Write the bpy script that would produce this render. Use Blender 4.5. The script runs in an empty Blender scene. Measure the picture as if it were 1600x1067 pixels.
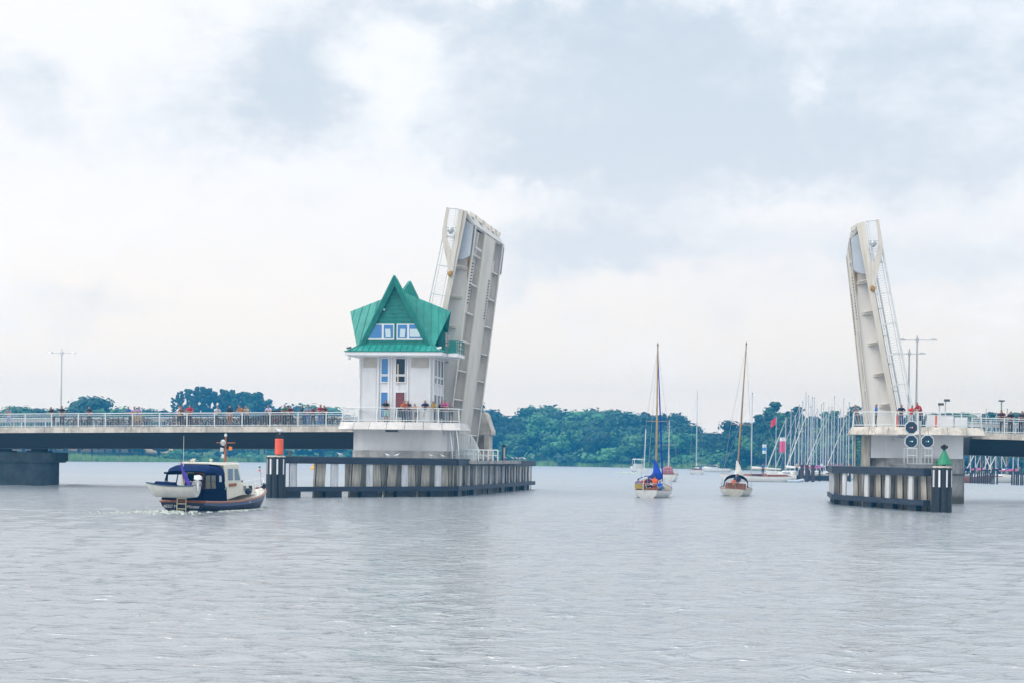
import bpy, bmesh, math, random
import numpy as np
from mathutils import Vector, Matrix
rnd = random.Random(7)
scene = bpy.context.scene
COL = scene.collection
PI = math.pi

# ------------------------------------------------------------------ camera
F = 2667.0; H0 = 713.0; CAM = 3.2; ROLL = 0.0135
cd = bpy.data.cameras.new('camera'); cam = bpy.data.objects.new('camera', cd); COL.objects.link(cam)
cd.sensor_width = 36.0; cd.lens = F / 1600 * 36; cd.shift_y = (H0 - 533.5) / 1600
cd.clip_start = 0.5; cd.clip_end = 9000
cam.matrix_world = Matrix.Translation((0, 0, CAM)) @ Matrix.Rotation(PI/2, 4, 'X') @ Matrix.Rotation(ROLL, 4, 'Z')
scene.camera = cam
scene.view_settings.view_transform = 'Standard'; scene.view_settings.look = 'None'
scene.view_settings.gamma = 1.0; scene.view_settings.exposure = 0.27
scene.cycles.volume_bounces = 1; scene.cycles.max_bounces = 6; scene.cycles.transparent_max_bounces = 6
scene.cycles.use_denoising = True

# ------------------------------------------------------------------ node helper
class NT:
    def __init__(s, tree): s.t = tree; s.n = tree.nodes; s.l = tree.links
    def node(s, typ, **kw):
        n = s.n.new(typ)
        for k, v in kw.items(): setattr(n, k, v)
        return n
    def put(s, sock, v):
        if isinstance(v, bpy.types.NodeSocket): s.l.new(v, sock)
        elif v is not None:
            if hasattr(sock, 'default_value'):
                try: sock.default_value = v
                except Exception:
                    sock.default_value = tuple(v) + (1,) if len(v) == 3 else v
    def m(s, op, a, b=None, c=None, clamp=False):
        n = s.node('ShaderNodeMath', operation=op, use_clamp=clamp)
        for i, v in enumerate((a, b, c)):
            if v is not None: s.put(n.inputs[i], v)
        return n.outputs[0]
    def mix(s, f, a, b, blend='MIX'):
        n = s.node('ShaderNodeMix', data_type='RGBA', blend_type=blend)
        s.put(n.inputs[0], f); s.put(n.inputs[6], a); s.put(n.inputs[7], b)
        return n.outputs[2]
    def noise(s, vec, scale, detail=4, rough=.55, dist=0.0):
        n = s.node('ShaderNodeTexNoise'); s.put(n.inputs['Vector'], vec)
        n.inputs['Scale'].default_value = scale; n.inputs['Detail'].default_value = detail
        n.inputs['Roughness'].default_value = rough; n.inputs['Distortion'].default_value = dist
        return n.outputs['Fac']
    def ramp(s, f, stops):
        n = s.node('ShaderNodeValToRGB'); s.put(n.inputs[0], f); e = n.color_ramp.elements
        while len(e) < len(stops): e.new(.5)
        for i, (p, c) in enumerate(stops):
            e[i].position = p; e[i].color = (tuple(c) + (1,)) if len(c) == 3 else c
        return n.outputs[0]
    def sm(s, v, a, b):
        n = s.node('ShaderNodeMapRange', interpolation_type='SMOOTHSTEP'); s.put(n.inputs[0], v)
        n.inputs[1].default_value = a; n.inputs[2].default_value = b
        return n.outputs[0]
    def mapping(s, vec, scale=(1,1,1), loc=(0,0,0), rot=(0,0,0)):
        n = s.node('ShaderNodeMapping'); s.put(n.inputs[0], vec)
        n.inputs['Scale'].default_value = scale; n.inputs['Location'].default_value = loc
        n.inputs['Rotation'].default_value = rot
        return n.outputs[0]

# ------------------------------------------------------------------ sky
SUN_EL, SUN_AZ = math.radians(50), math.radians(-122)      # azimuth from +Y, negative = left
world = bpy.data.worlds.new('World'); scene.world = world; world.use_nodes = True
T = NT(world.node_tree); T.n.clear()
tc = T.node('ShaderNodeTexCoord').outputs['Generated']
sep = T.node('ShaderNodeSeparateXYZ'); T.l.new(tc, sep.inputs[0])
dx, dy, dz = sep.outputs
hor = T.m('SQRT', T.m('ADD', T.m('MULTIPLY', dx, dx), T.m('MULTIPLY', dy, dy)))
az = T.m('ARCTAN2', dx, dy)                       # heading, 0 straight ahead
el = T.m('ARCTAN2', T.m('MAXIMUM', dz, 0.0), T.m('MAXIMUM', hor, 1e-4))
cmb = T.node('ShaderNodeCombineXYZ'); T.l.new(dx, cmb.inputs[0]); T.l.new(dy, cmb.inputs[1])
den = T.m('ADD', T.m('MAXIMUM', dz, 0.0), 0.30)
px_ = T.m('DIVIDE', dx, den); py_ = T.m('DIVIDE', dy, den)
cp = T.node('ShaderNodeCombineXYZ'); T.l.new(px_, cp.inputs[0]); T.l.new(py_, cp.inputs[1])
T.put(cp.inputs[2], 0.37)
ca = T.node('ShaderNodeCombineXYZ'); T.l.new(az, ca.inputs[0]); T.l.new(el, ca.inputs[1]); T.put(ca.inputs[2], 1.7)
def warp(vec, amt, scale):
    n = T.node('ShaderNodeTexNoise'); T.put(n.inputs['Vector'], vec); n.inputs['Scale'].default_value = scale
    n.inputs['Detail'].default_value = 6; n.inputs['Roughness'].default_value = .6
    a = T.node('ShaderNodeVectorMath', operation='SUBTRACT'); T.l.new(n.outputs['Color'], a.inputs[0]); a.inputs[1].default_value = (.5,.5,.5)
    b = T.node('ShaderNodeVectorMath', operation='SCALE'); T.l.new(a.outputs[0], b.inputs[0]); b.inputs['Scale'].default_value = amt
    c = T.node('ShaderNodeVectorMath', operation='ADD'); T.put(c.inputs[0], vec); T.l.new(b.outputs[0], c.inputs[1])
    return c.outputs[0]
wv = warp(warp(ca.outputs[0], .11, 8.0), .035, 30.0)
sw = T.node('ShaderNodeSeparateXYZ'); T.l.new(wv, sw.inputs[0])
waz, wel = sw.outputs[0], sw.outputs[1]
def pix(px, py): return math.atan((px-800)/F), math.atan((713-py)/F)
def bank(px, py, rx, ry, pw=1.0):
    """soft cloud bank centred on a heading and elevation"""
    a0, e0 = pix(px, py)
    u = T.m('DIVIDE', T.m('SUBTRACT', waz, a0), rx/F); v = T.m('DIVIDE', T.m('SUBTRACT', wel, e0), ry/F)
    d = T.m('ADD', T.m('MULTIPLY', u, u), T.m('MULTIPLY', v, v))
    return T.m('MULTIPLY', T.m('EXPONENT', T.m('MULTIPLY', d, -1.0)), pw)
grey = None
for args in SKY_BANKS if 'SKY_BANKS' in globals() else [
        (430, 190, 130, 110, 1.0), (1000, 50, 360, 90, .75), (1330, 250, 330, 80, .85), (860, 240, 170, 60, .85), (1080, 200, 140, 80, .7),
        (1560, 60, 260, 150, .6), (1000, 370, 230, 55, .5), (40, 200, 130, 90, .5), (720, 20, 200, 50, .5),
        (1480, 420, 260, 50, .45), (60, 510, 150, 30, .3), (150, 470, 200, 25, .35), (900, 390, 160, 40, .4), (1150, 500, 200, 30, .25), (950, 130, 800, 150, .5), (900, 430, 600, 70, .22), (1250, 130, 30, 70, -.5), (1275, 90, 20, 40, -.25), (600, 160, 45, 90, -.5), (130, 70, 130, 70, -.5), (1180, 350, 150, 25, -.35), (700, 330, 200, 40, -.3)]:
    b = bank(*args)
    grey = b if grey is None else T.m('ADD', grey, b)
n1 = T.noise(T.mapping(ca.outputs[0], (1, 1.5, 1)), 9.0, 8, .58, .3)
n2 = T.noise(T.mapping(ca.outputs[0], (1, 1.8, 1), (3.1, .4, 0)), 28.0, 6, .6, .2)
far_n = T.noise(cp.outputs[0], 1.6, 6, .55)
tex = T.m('ADD', T.m('MULTIPLY', T.m('SUBTRACT', n1, .5), 1.9), T.m('MULTIPLY', T.m('SUBTRACT', n2, .5), 1.5))
front = T.sm(dy, 0.75, 0.92)
gsum = T.m('ADD', T.m('MULTIPLY', grey, front), T.m('MULTIPLY', T.m('SUBTRACT', 1.0, front), T.m('MULTIPLY', far_n, .9)))
gm = T.sm(T.m('ADD', gsum, T.m('MULTIPLY', tex, T.m('MINIMUM', T.m('ADD', gsum, .45), .85))), 0.05, 1.25)
elr = T.m('DIVIDE', el, 0.27)
base = T.ramp(elr, [(0.0, (1.00, .83, .665)), (.18, (.94, .83, .71)), (.40, (.87, .825, .79)), (.7, (.85, .87, .90)), (1.0, (.84, .87, .91))])
gcol = T.ramp(elr, [(0.0, (.90, .80, .70)), (.35, (.69, .715, .745)), (1.0, (.555, .63, .71))])
# brighter to the left, where the sun stands behind the cloud
lf = T.sm(az, 0.30, -0.30)
base = T.mix(T.m('MULTIPLY', lf, .8), base, T.mix(T.sm(elr, .1, .7), (1.04, .915, .78, 1), (.90, .885, .88, 1)))
edge = T.m('MULTIPLY', T.m('MULTIPLY', T.sm(n1, .50, .66), T.sm(n2, .35, .7)), T.m('SUBTRACT', .45, T.m('MULTIPLY', T.sm(gm, .25, .9), .38)))
cloud = T.mix(gm, base, gcol)
cloud = T.mix(edge, cloud, (1.0, .98, .96, 1))
sky = T.node('ShaderNodeTexSky', sky_type='NISHITA'); sky.sun_disc = False
sky.sun_elevation = SUN_EL; sky.sun_rotation = SUN_AZ
sk = T.node('ShaderNodeVectorMath', operation='SCALE'); T.l.new(sky.outputs[0], sk.inputs[0]); sk.inputs['Scale'].default_value = .10
gain = T.node('ShaderNodeVectorMath', operation='SCALE'); T.l.new(cloud, gain.inputs[0])
# the overcast is brighter overhead and behind the viewer than in the strip of sky ahead
T.put(gain.inputs['Scale'], T.m('ADD', 1.0, T.m('MULTIPLY', T.sm(el, .35, .9), .45)))
col = T.mix(.05, gain.outputs[0], sk.outputs[0])
bg = T.node('ShaderNodeBackground'); T.l.new(col, bg.inputs[0]); bg.inputs[1].default_value = 1.0
wo = T.node('ShaderNodeOutputWorld'); T.l.new(bg.outputs[0], wo.inputs[0])

sd = bpy.data.lights.new('sun', 'SUN'); sd.energy = 1.6; sd.angle = math.radians(45); sd.color = (1, .95, .87)
sun = bpy.data.objects.new('sun', sd); COL.objects.link(sun)
sdir = Vector((math.sin(SUN_AZ)*math.cos(SUN_EL), math.cos(SUN_AZ)*math.cos(SUN_EL), math.sin(SUN_EL)))
sun.rotation_euler = sdir.to_track_quat('Z', 'Y').to_euler(); sun.location = sdir * 300

# ------------------------------------------------------------------ coordinates
TH = math.radians(10); BX, BY = 0.0, 138.8
def uv(px, py):
    u = px-800; v = H0-py
    return u*math.cos(ROLL)-v*math.sin(ROLL), u*math.sin(ROLL)+v*math.cos(ROLL)
def P(px, py, Y):
    u, v = uv(px, py); return Vector((u/F*Y, Y, CAM+v/F*Y))
def W(px, py):
    u, v = uv(px, py); Y = CAM*F/-v; return Vector((u/F*Y, Y, 0))
def B(px, py, t):
    u, v = uv(px, py); k = u/F; c, s = math.cos(TH), math.sin(TH)
    S = (k*(BY+t*c)-t*s)/(c+k*s); Y = BY-S*s+t*c
    return S, CAM+v/F*Y
def bw(s, t, z): return Vector((BX+s*math.cos(TH)+t*math.sin(TH), BY-s*math.sin(TH)+t*math.cos(TH), z))
def zdeck(s):
    return 5.6-.41*max(0, (-14.6-s))/30.0 if s < 11 else 5.6-.06*max(0, (s-37))/3.0

# ------------------------------------------------------------------ materials
MATS = {}
def mat(name, col, rough=.6, var=.0, vscale=2.0, stretch=(1,1,1), col2=None, metal=0.0, bump=0.0, bscale=20.0, spec=.5,
        streak=0.0, streak_col=(.12,.09,.06), rnd_val=0.0, alpha=None, emit=None, coat=0.0, algae=None):
    if name in MATS: return MATS[name]
    m = bpy.data.materials.new(name); m.use_nodes = True; N = NT(m.node_tree); bs = N.n['Principled BSDF']
    oc = N.node('ShaderNodeTexCoord').outputs['Object']
    c = tuple(col) + (1,)
    out = c
    if var or col2:
        f = N.noise(N.mapping(oc, stretch), vscale, 5, .6)
        c2 = tuple(col2)+(1,) if col2 else tuple(max(0, x*(1-var)) for x in col)+(1,)
        c1 = c if col2 else tuple(min(1, x*(1+var*.5)) for x in col)+(1,)
        out = N.mix(N.sm(f, .35, .65), c1, c2)
    if streak:
        f = N.noise(N.mapping(oc, (3.0, 3.0, .25)), 1.6, 6, .65)
        g = N.noise(oc, .5, 3, .5)
        out = N.mix(N.m('MULTIPLY', N.m('MULTIPLY', N.sm(f, .5, .72), N.sm(g, .35, .65)), streak), out, tuple(streak_col)+(1,))
    if algae is not None:      # weed and wet staining just above the water line
        sp = N.node('ShaderNodeSeparateXYZ'); N.l.new(oc, sp.inputs[0])
        zz = N.m('ADD', sp.outputs[2], N.m('MULTIPLY', N.m('SUBTRACT', N.noise(N.mapping(oc, (2,2,.6)), 1.5, 5, .6), .5), .9))
        out = N.mix(N.sm(zz, algae+.45, algae), out, (.045, .05, .03, 1))
        out = N.mix(N.m('MULTIPLY', N.sm(zz, algae+1.2, algae+.3), .45), out, (.16, .13, .09, 1))
    if rnd_val:
        oi = N.node('ShaderNodeObjectInfo').outputs['Random']
        hs = N.node('ShaderNodeHueSaturation'); N.put(hs.inputs['Color'], out)
        N.put(hs.inputs['Value'], N.m('ADD', 1-rnd_val, N.m('MULTIPLY', oi, 2*rnd_val)))
        N.put(hs.inputs['Hue'], N.m('ADD', .485, N.m('MULTIPLY', oi, .03)))
        out = hs.outputs[0]
    N.put(bs.inputs['Base Color'], out)
    bs.inputs['Roughness'].default_value = rough; bs.inputs['Metallic'].default_value = metal
    bs.inputs['Specular IOR Level'].default_value = spec; bs.inputs['Coat Weight'].default_value = coat
    if bump:
        b = N.node('ShaderNodeBump'); b.inputs['Strength'].default_value = bump; b.inputs['Distance'].default_value = .02
        N.put(b.inputs['Height'], N.noise(oc, bscale, 4, .6)); N.l.new(b.outputs[0], bs.inputs['Normal'])
    if emit:
        bs.inputs['Emission Color'].default_value = tuple(emit[0])+(1,); bs.inputs['Emission Strength'].default_value = emit[1]
    if alpha is not None: bs.inputs['Alpha'].default_value = alpha
    MATS[name] = m
    return m
def glass(name, col=(.02,.05,.08), rough=.05):
    return mat(name, col, rough, spec=.9, coat=.5)

# ------------------------------------------------------------------ mesh builder
class MB:
    def __init__(s): s.v = []; s.f = []; s.mi = []; s.cur = 0
    def add(s, vs, fs):
        o = len(s.v); s.v += [tuple(v) for v in vs]; s.f += [tuple(i+o for i in f) for f in fs]; s.mi += [s.cur]*len(fs); return s
    def box(s, x0, x1, y0, y1, z0, z1):
        return s.add([(x0,y0,z0),(x1,y0,z0),(x1,y1,z0),(x0,y1,z0),(x0,y0,z1),(x1,y0,z1),(x1,y1,z1),(x0,y1,z1)],
                     [(0,3,2,1),(4,5,6,7),(0,1,5,4),(1,2,6,5),(2,3,7,6),(3,0,4,7)])
    def cbox(s, x, y, z, a, b, c): return s.box(x-a/2, x+a/2, y-b/2, y+b/2, z-c/2, z+c/2)
    def bar(s, p, q, w, h=None, up=(0,0,1)):
        h = h or w; p = Vector(p); q = Vector(q); d = (q-p).normalized(); u = Vector(up)
        if abs(d.dot(u)) > .98: u = Vector((0,1,0))
        a = d.cross(u).normalized(); b = a.cross(d).normalized(); a = a*w/2; b = b*h/2
        vs = [p-a-b, p+a-b, p+a+b, p-a+b, q-a-b, q+a-b, q+a+b, q-a+b]
        return s.add(vs, [(0,3,2,1),(4,5,6,7),(0,1,5,4),(1,2,6,5),(2,3,7,6),(3,0,4,7)])
    def tube(s, pts, r, n=6, cap=True, closed=False):
        pts = [Vector(p) for p in pts]; k = len(pts); rs = r if isinstance(r, (list, tuple)) else [r]*k
        vs = []; prev = None
        for i, p in enumerate(pts):
            if closed: d = pts[(i+1) % k]-pts[i-1]
            else: d = pts[min(i+1, k-1)]-pts[max(i-1, 0)]
            d.normalize()
            if prev is None:
                u = Vector((0,0,1)) if abs(d.z) < .9 else Vector((0,1,0))
                a = d.cross(u).normalized()
            else:
                a = (prev - d*prev.dot(d)).normalized()
            prev = a; b = d.cross(a)
            for j in range(n):
                t = 2*PI*j/n; vs.append(p+(a*math.cos(t)+b*math.sin(t))*rs[i])
        fs = []
        for i in range(k if closed else k-1):
            i2 = (i+1) % k
            for j in range(n):
                j2 = (j+1) % n; fs.append((i*n+j, i*n+j2, i2*n+j2, i2*n+j))
        if cap and not closed:
            fs.append(tuple(range(n))[::-1]); fs.append(tuple((k-1)*n+j for j in range(n)))
        return s.add(vs, fs)
    def prism(s, poly, ext):
        """polygon of 3-D points swept by ext"""
        n = len(poly); e = Vector(ext); ps = [Vector(p) for p in poly]
        return s.add(ps+[p+e for p in ps], [tuple(range(n))[::-1], tuple(range(n, 2*n))] + [(i, (i+1) % n, n+(i+1) % n, n+i) for i in range(n)])
    def loft(s, rings, cap0=True, cap1=True, closed=True):
        n = len(rings[0]); vs = [p for r in rings for p in r]; fs = []
        for i in range(len(rings)-1):
            for j in range(n if closed else n-1):
                j2 = (j+1) % n; fs.append((i*n+j, i*n+j2, (i+1)*n+j2, (i+1)*n+j))
        if cap0: fs.append(tuple(range(n))[::-1])
        if cap1: fs.append(tuple((len(rings)-1)*n+j for j in range(n)))
        return s.add(vs, fs)
    def lathe(s, prof, n=12, at=(0,0,0)):
        rings = [[(at[0]+r*math.cos(2*PI*j/n), at[1]+r*math.sin(2*PI*j/n), at[2]+z) for j in range(n)] for r, z in prof]
        return s.loft(rings)
    def ball(s, c, r, n=8, m=6):
        rx, ry, rz = r if isinstance(r, (tuple, list)) else (r, r, r)
        rings = [[(c[0]+rx*math.sin(a)*math.cos(2*PI*j/n), c[1]+ry*math.sin(a)*math.sin(2*PI*j/n), c[2]-rz*math.cos(a)) for j in range(n)]
                 for a in [PI*(i+.35)/(m-.3) for i in range(m)]]
        return s.loft(rings)
    def mesh(s, name, mats, base=(0,0,0), smooth=False, bevel=0):
        me = bpy.data.meshes.new(name); b = Vector(base)
        me.from_pydata([tuple(Vector(v)-b) for v in s.v], [], s.f)
        ms = mats if isinstance(mats, (list, tuple)) else [mats]
        for m in ms: me.materials.append(m)
        if len(ms) > 1: me.polygons.foreach_set('material_index', s.mi)
        bm = bmesh.new(); bm.from_mesh(me); bmesh.ops.recalc_face_normals(bm, faces=bm.faces); bm.to_mesh(me); bm.free()
        if smooth:
            me.polygons.foreach_set('use_smooth', [True]*len(me.polygons))
            me.set_sharp_from_angle(angle=math.radians(40))
        me.update(); return me

def tag(o, label=None, cat=None, group=None, kind=None):
    if label: o['label'] = label
    if cat: o['category'] = cat
    if group: o['group'] = group
    if kind: o['kind'] = kind
    return o
def link(name, data, parent=None):
    o = bpy.data.objects.new(name, data); COL.objects.link(o)
    if parent is not None: o.parent = parent
    return o
class Thing:
    """an Empty at the thing's base; build() takes meshes written in the thing's frame and moves them to the base"""
    def __init__(s, name, label, cat, base=(0,0,0), rz=0.0, group=None, bridge=False, kind=None):
        s.base = Vector(base); s.o = link(name, None)
        tag(s.o, label, cat, group, kind)
        if bridge: s.o.location = bw(*base); s.o.rotation_euler = (0,0,-TH); s.off = Vector(base)
        else: s.o.location = s.base; s.o.rotation_euler = (0,0,rz); s.off = Vector((0,0,0))
    def part(s, name, mb, mats, parent=None, smooth=False, label=None):
        o = link(name, mb.mesh(name, mats, s.off, smooth), parent or s.o)
        if label: o['label'] = label
        return o
def copy_tree(o, parent=None):
    c = o.copy(); COL.objects.link(c); c.parent = parent
    for ch in [x for x in CHILDREN.get(o.name, [])]: copy_tree(ch, c)
    return c
CHILDREN = {}
def index_children():
    CHILDREN.clear()
    for o in bpy.data.objects:
        if o.parent: CHILDREN.setdefault(o.parent.name, []).append(o)
def text_mesh(txt, size, depth=.004):
    cu = bpy.data.curves.new('text', 'FONT'); cu.body = txt; cu.size = size; cu.extrude = depth
    cu.align_x = 'CENTER'; cu.align_y = 'CENTER'
    o = bpy.data.objects.new('tmp', cu); COL.objects.link(o)
    dg = bpy.context.evaluated_depsgraph_get(); me = bpy.data.meshes.new_from_object(o.evaluated_get(dg))
    bpy.data.objects.remove(o); return me

# material palette
M_conc = mat('pale_concrete', (.60,.55,.48), .85, .25, 1.2, streak=.55, bump=.3)
M_conc2 = mat('grey_concrete', (.36,.35,.335), .9, .3, .9, streak=.4, bump=.3)
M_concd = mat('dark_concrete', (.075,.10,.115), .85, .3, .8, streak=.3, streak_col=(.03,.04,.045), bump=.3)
M_gird = mat('shaded_girder_concrete', (.012,.017,.022), .6, .25, .5, stretch=(.3,1,2))  # concrete girder; the shade under the deck is put into this colour
M_white = mat('white_paint', (.78,.79,.81), .5, .06, .8, streak=.15, streak_col=(.45,.42,.38))
M_rail = mat('rail_paint', (.66,.70,.70), .45, .1, 3)
M_leaf = mat('bascule_paint', (.66,.62,.55), .55, .12, .5, stretch=(1,1,.3), streak=.35, streak_col=(.30,.23,.15))
M_leafw = mat('bascule_web_paint', (.70,.675,.64), .55, .10, .4, stretch=(1,1,.3), streak=.25, streak_col=(.30,.25,.2))
M_skirt = mat('blue_grey_panel', (.47,.52,.58), .5, .06, 1)
M_rust = mat('rusty_steel', (.42,.24,.06), .8, .4, 3)
M_green = mat('green_copper', (.007,.22,.175), .5, .3, 1.1, stretch=(1,1,.4), streak=.5, streak_col=(.03,.22,.17), col2=(.02,.31,.25), bump=.1, bscale=4)
M_greend = mat('green_boards', (.008,.20,.165), .55, .2, 2)
M_navy = mat('navy_beam', (.012,.020,.040), .6, .35, 1.5, stretch=(.4,.4,3), col2=(.025,.035,.055))
M_black = mat('black_paint', (.012,.016,.022), .5, .3, 3)
M_board = mat('weathered_board', (.60,.62,.64), .8, .2, 2, stretch=(3,3,.3), streak=.5, streak_col=(.22,.18,.13))
M_tan = mat('tan_timber', (.50,.46,.38), .85, algae=.25, var=.3, vscale=2, stretch=(4,4,.3), streak=.7, streak_col=(.16,.11,.07))
M_red = mat('signal_red', (.85,.12,.045), .45, .08, 3)
M_sgreen = mat('signal_green', (.01,.22,.10), .5, .1, 3)
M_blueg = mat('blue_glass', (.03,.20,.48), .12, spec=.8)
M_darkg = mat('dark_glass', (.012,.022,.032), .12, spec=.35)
M_steel = mat('galvanised_steel', (.45,.48,.50), .4, .1, 5, metal=.6)
M_dsteel = mat('dark_steel', (.10,.12,.13), .5, .2, 4, metal=.4)
M_yellow = mat('yellow_paint', (.75,.45,.03), .5)
M_navyf = mat('navy_canvas', (.008,.016,.07), .9, spec=.12, var=.25, vscale=3, bump=.4, bscale=12)
M_bluef = mat('blue_canvas', (.008,.06,.46), .9, .2, 3, bump=.4, bscale=12)
M_cream = mat('cream_gelcoat', (.70,.67,.56), .35, .05, 2, coat=.3)
M_hullw = mat('white_gelcoat', (.72,.71,.67), .3, .06, 2, streak=.15, streak_col=(.4,.36,.28), coat=.3)
M_hullb = mat('navy_hull_paint', (.006,.012,.045), .35, .1, 2, spec=.35)
M_hullb2 = mat('slate_blue_paint', (.08,.12,.24), .35, .1, 2)
M_wood = mat('varnished_wood', (.30,.09,.03), .35, .35, 6, stretch=(6,1,1), coat=.4)
M_spruce = mat('varnished_spruce', (.42,.27,.12), .4, .25, 5, stretch=(1,1,.2), coat=.3)
M_alu = mat('mast_aluminium', (.55,.57,.60), .4, .08, 4, metal=.3)
M_sailw = mat('sail_cloth', (.78,.76,.70), .85, .08, 3, bump=.5, bscale=9)
M_skin = mat('skin', (.45,.24,.16), .6, .1, 6)

M_plinth = mat('pier_base_concrete', (.36,.35,.335), .9, .3, .9, streak=.6, bump=.3, algae=1.35)

M_wall = mat('rendered_white_wall', (.74,.745,.76), .65, .10, .5, stretch=(1,1,.5), streak=.45, streak_col=(.42,.40,.37), bump=.15)
M_edge = mat('balcony_edge_paint', (.66,.63,.61), .6, .15, 1.0, streak=.5, streak_col=(.38,.33,.27))
# ================================================================== WATER
def build_water():
    ny, nx = 1000, 300
    ys = 9.0 * (4200/9.0) ** (np.linspace(0, 1, ny))
    ks = np.linspace(-.62, .62, nx)
    Y, K = np.meshgrid(ys, ks, indexing='ij'); X = K*Y
    r = np.random.RandomState(3); Z = np.zeros_like(X)
    dY = np.gradient(ys)[:, None]
    for i in range(72):
        lam = .45*(2.6/.45)**(r.rand()**1.2); th = math.radians(r.normal(10, 30))      # wave travel mostly towards the viewer
        k = 2*PI/lam; ph = r.rand()*6.28
        a = .0060*lam**.75*(0.6+.8*r.rand())
        fade = np.clip((lam/(2.4*dY)-.6)*1.6, 0, 1)
        w = k*(math.sin(th)*X+math.cos(th)*Y)+ph+1.3*np.sin(.11*X+.07*Y+i)
        Z += a*.42*fade*np.sin(w)
    g = .55+.45*np.sin(.045*X+.02*Y+1.0)*np.sin(.03*Y-.015*X); Z *= .75+.5*g
    Z *= np.clip((900-Y)/700, 0, 1)
    # wash lines thrown by earlier boats: low swells running along under the bridge and behind the launch
    def ridge(x0, y0, x1, y1, w, h):
        d = np.array([x1-x0, y1-y0]); L = np.hypot(*d); d /= L
        s = (X-x0)*d[0]+(Y-y0)*d[1]; q = -(X-x0)*d[1]+(Y-y0)*d[0]
        q = q+.5*np.sin(s*.35)+.25*np.sin(s*1.1+1)
        m = np.clip(s/4, 0, 1)*np.clip((L-s)/4, 0, 1)
        return h*m*np.exp(-(q/w)**2)*(.8+.3*np.sin(s*.9))
    a, b = W(-40, 759), W(248, 760); Z += ridge(a.x, a.y, b.x, b.y, 1.0, .24)
    a, b = W(392, 760), W(500, 763); Z += ridge(a.x, a.y, b.x, b.y, .9, .2)
    a, b = W(1500, 789), W(1700, 793); Z += ridge(a.x, a.y, b.x, b.y, .9, .22)
    me = bpy.data.meshes.new('water')
    co = np.stack([X, Y, Z-.03], -1).reshape(-1, 3).astype('f4')
    i = np.arange(ny*nx).reshape(ny, nx)
    q = np.stack([i[:-1,:-1], i[:-1,1:], i[1:,1:], i[1:,:-1]], -1).reshape(-1, 4)
    me.vertices.add(len(co)); me.vertices.foreach_set('co', co.ravel())
    me.loops.add(q.size); me.loops.foreach_set('vertex_index', q.ravel())
    me.polygons.add(len(q)); me.polygons.foreach_set('loop_start', np.arange(0, q.size, 4))
    me.polygons.foreach_set('use_smooth', np.ones(len(q), bool)); me.update(calc_edges=True)
    m = bpy.data.materials.new('river_water'); m.use_nodes = True; N = NT(m.node_tree); bs = N.n['Principled BSDF']
    oc = N.node('ShaderNodeTexCoord').outputs['Object']
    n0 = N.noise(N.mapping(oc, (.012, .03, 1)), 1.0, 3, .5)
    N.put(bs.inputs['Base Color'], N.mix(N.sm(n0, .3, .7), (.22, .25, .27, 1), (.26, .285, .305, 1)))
    bs.inputs['Roughness'].default_value = .10; bs.inputs['IOR'].default_value = 2.3
    bs.inputs['Specular IOR Level'].default_value = 1.0
    sy = N.node('ShaderNodeSeparateXYZ'); N.l.new(oc, sy.inputs[0])
    N.put(bs.inputs['Roughness'], N.m('ADD', .10, N.m('MULTIPLY', N.sm(sy.outputs[1], 20, 330), .32)))     # waves too fine to mesh far out
    # small wind ripples: mostly gentle, here and there a short steep front; gusts roughen patches of the surface
    gust = N.sm(N.noise(N.mapping(oc, (.03, .05, 1)), 1.0, 4, .6), .3, .7)
    ra = N.noise(N.mapping(oc, (.62, 1.25, 1), rot=(0,0,.12)), 2.3, 3, .55, .5)
    rb = N.noise(N.mapping(oc, (.7, 1.2, 1), rot=(0,0,-.35)), 5.5, 3, .6, .4)
    rc = N.noise(N.mapping(oc, (.6, 1.5, 1), rot=(0,0,.5)), .7, 3, .5, .3)
    h = N.m('ADD', N.m('MULTIPLY', N.sm(ra, .47, .80), N.m('ADD', .45, N.m('MULTIPLY', gust, .75))), N.m('MULTIPLY', rb, .38))
    h = N.m('ADD', h, N.m('MULTIPLY', rc, 1.1))
    b = N.node('ShaderNodeBump'); b.inputs['Strength'].default_value = .95; b.inputs['Distance'].default_value = .085
    N.put(b.inputs['Height'], h); N.l.new(b.outputs[0], bs.inputs['Normal'])
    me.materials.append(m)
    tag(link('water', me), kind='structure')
build_water()

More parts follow.
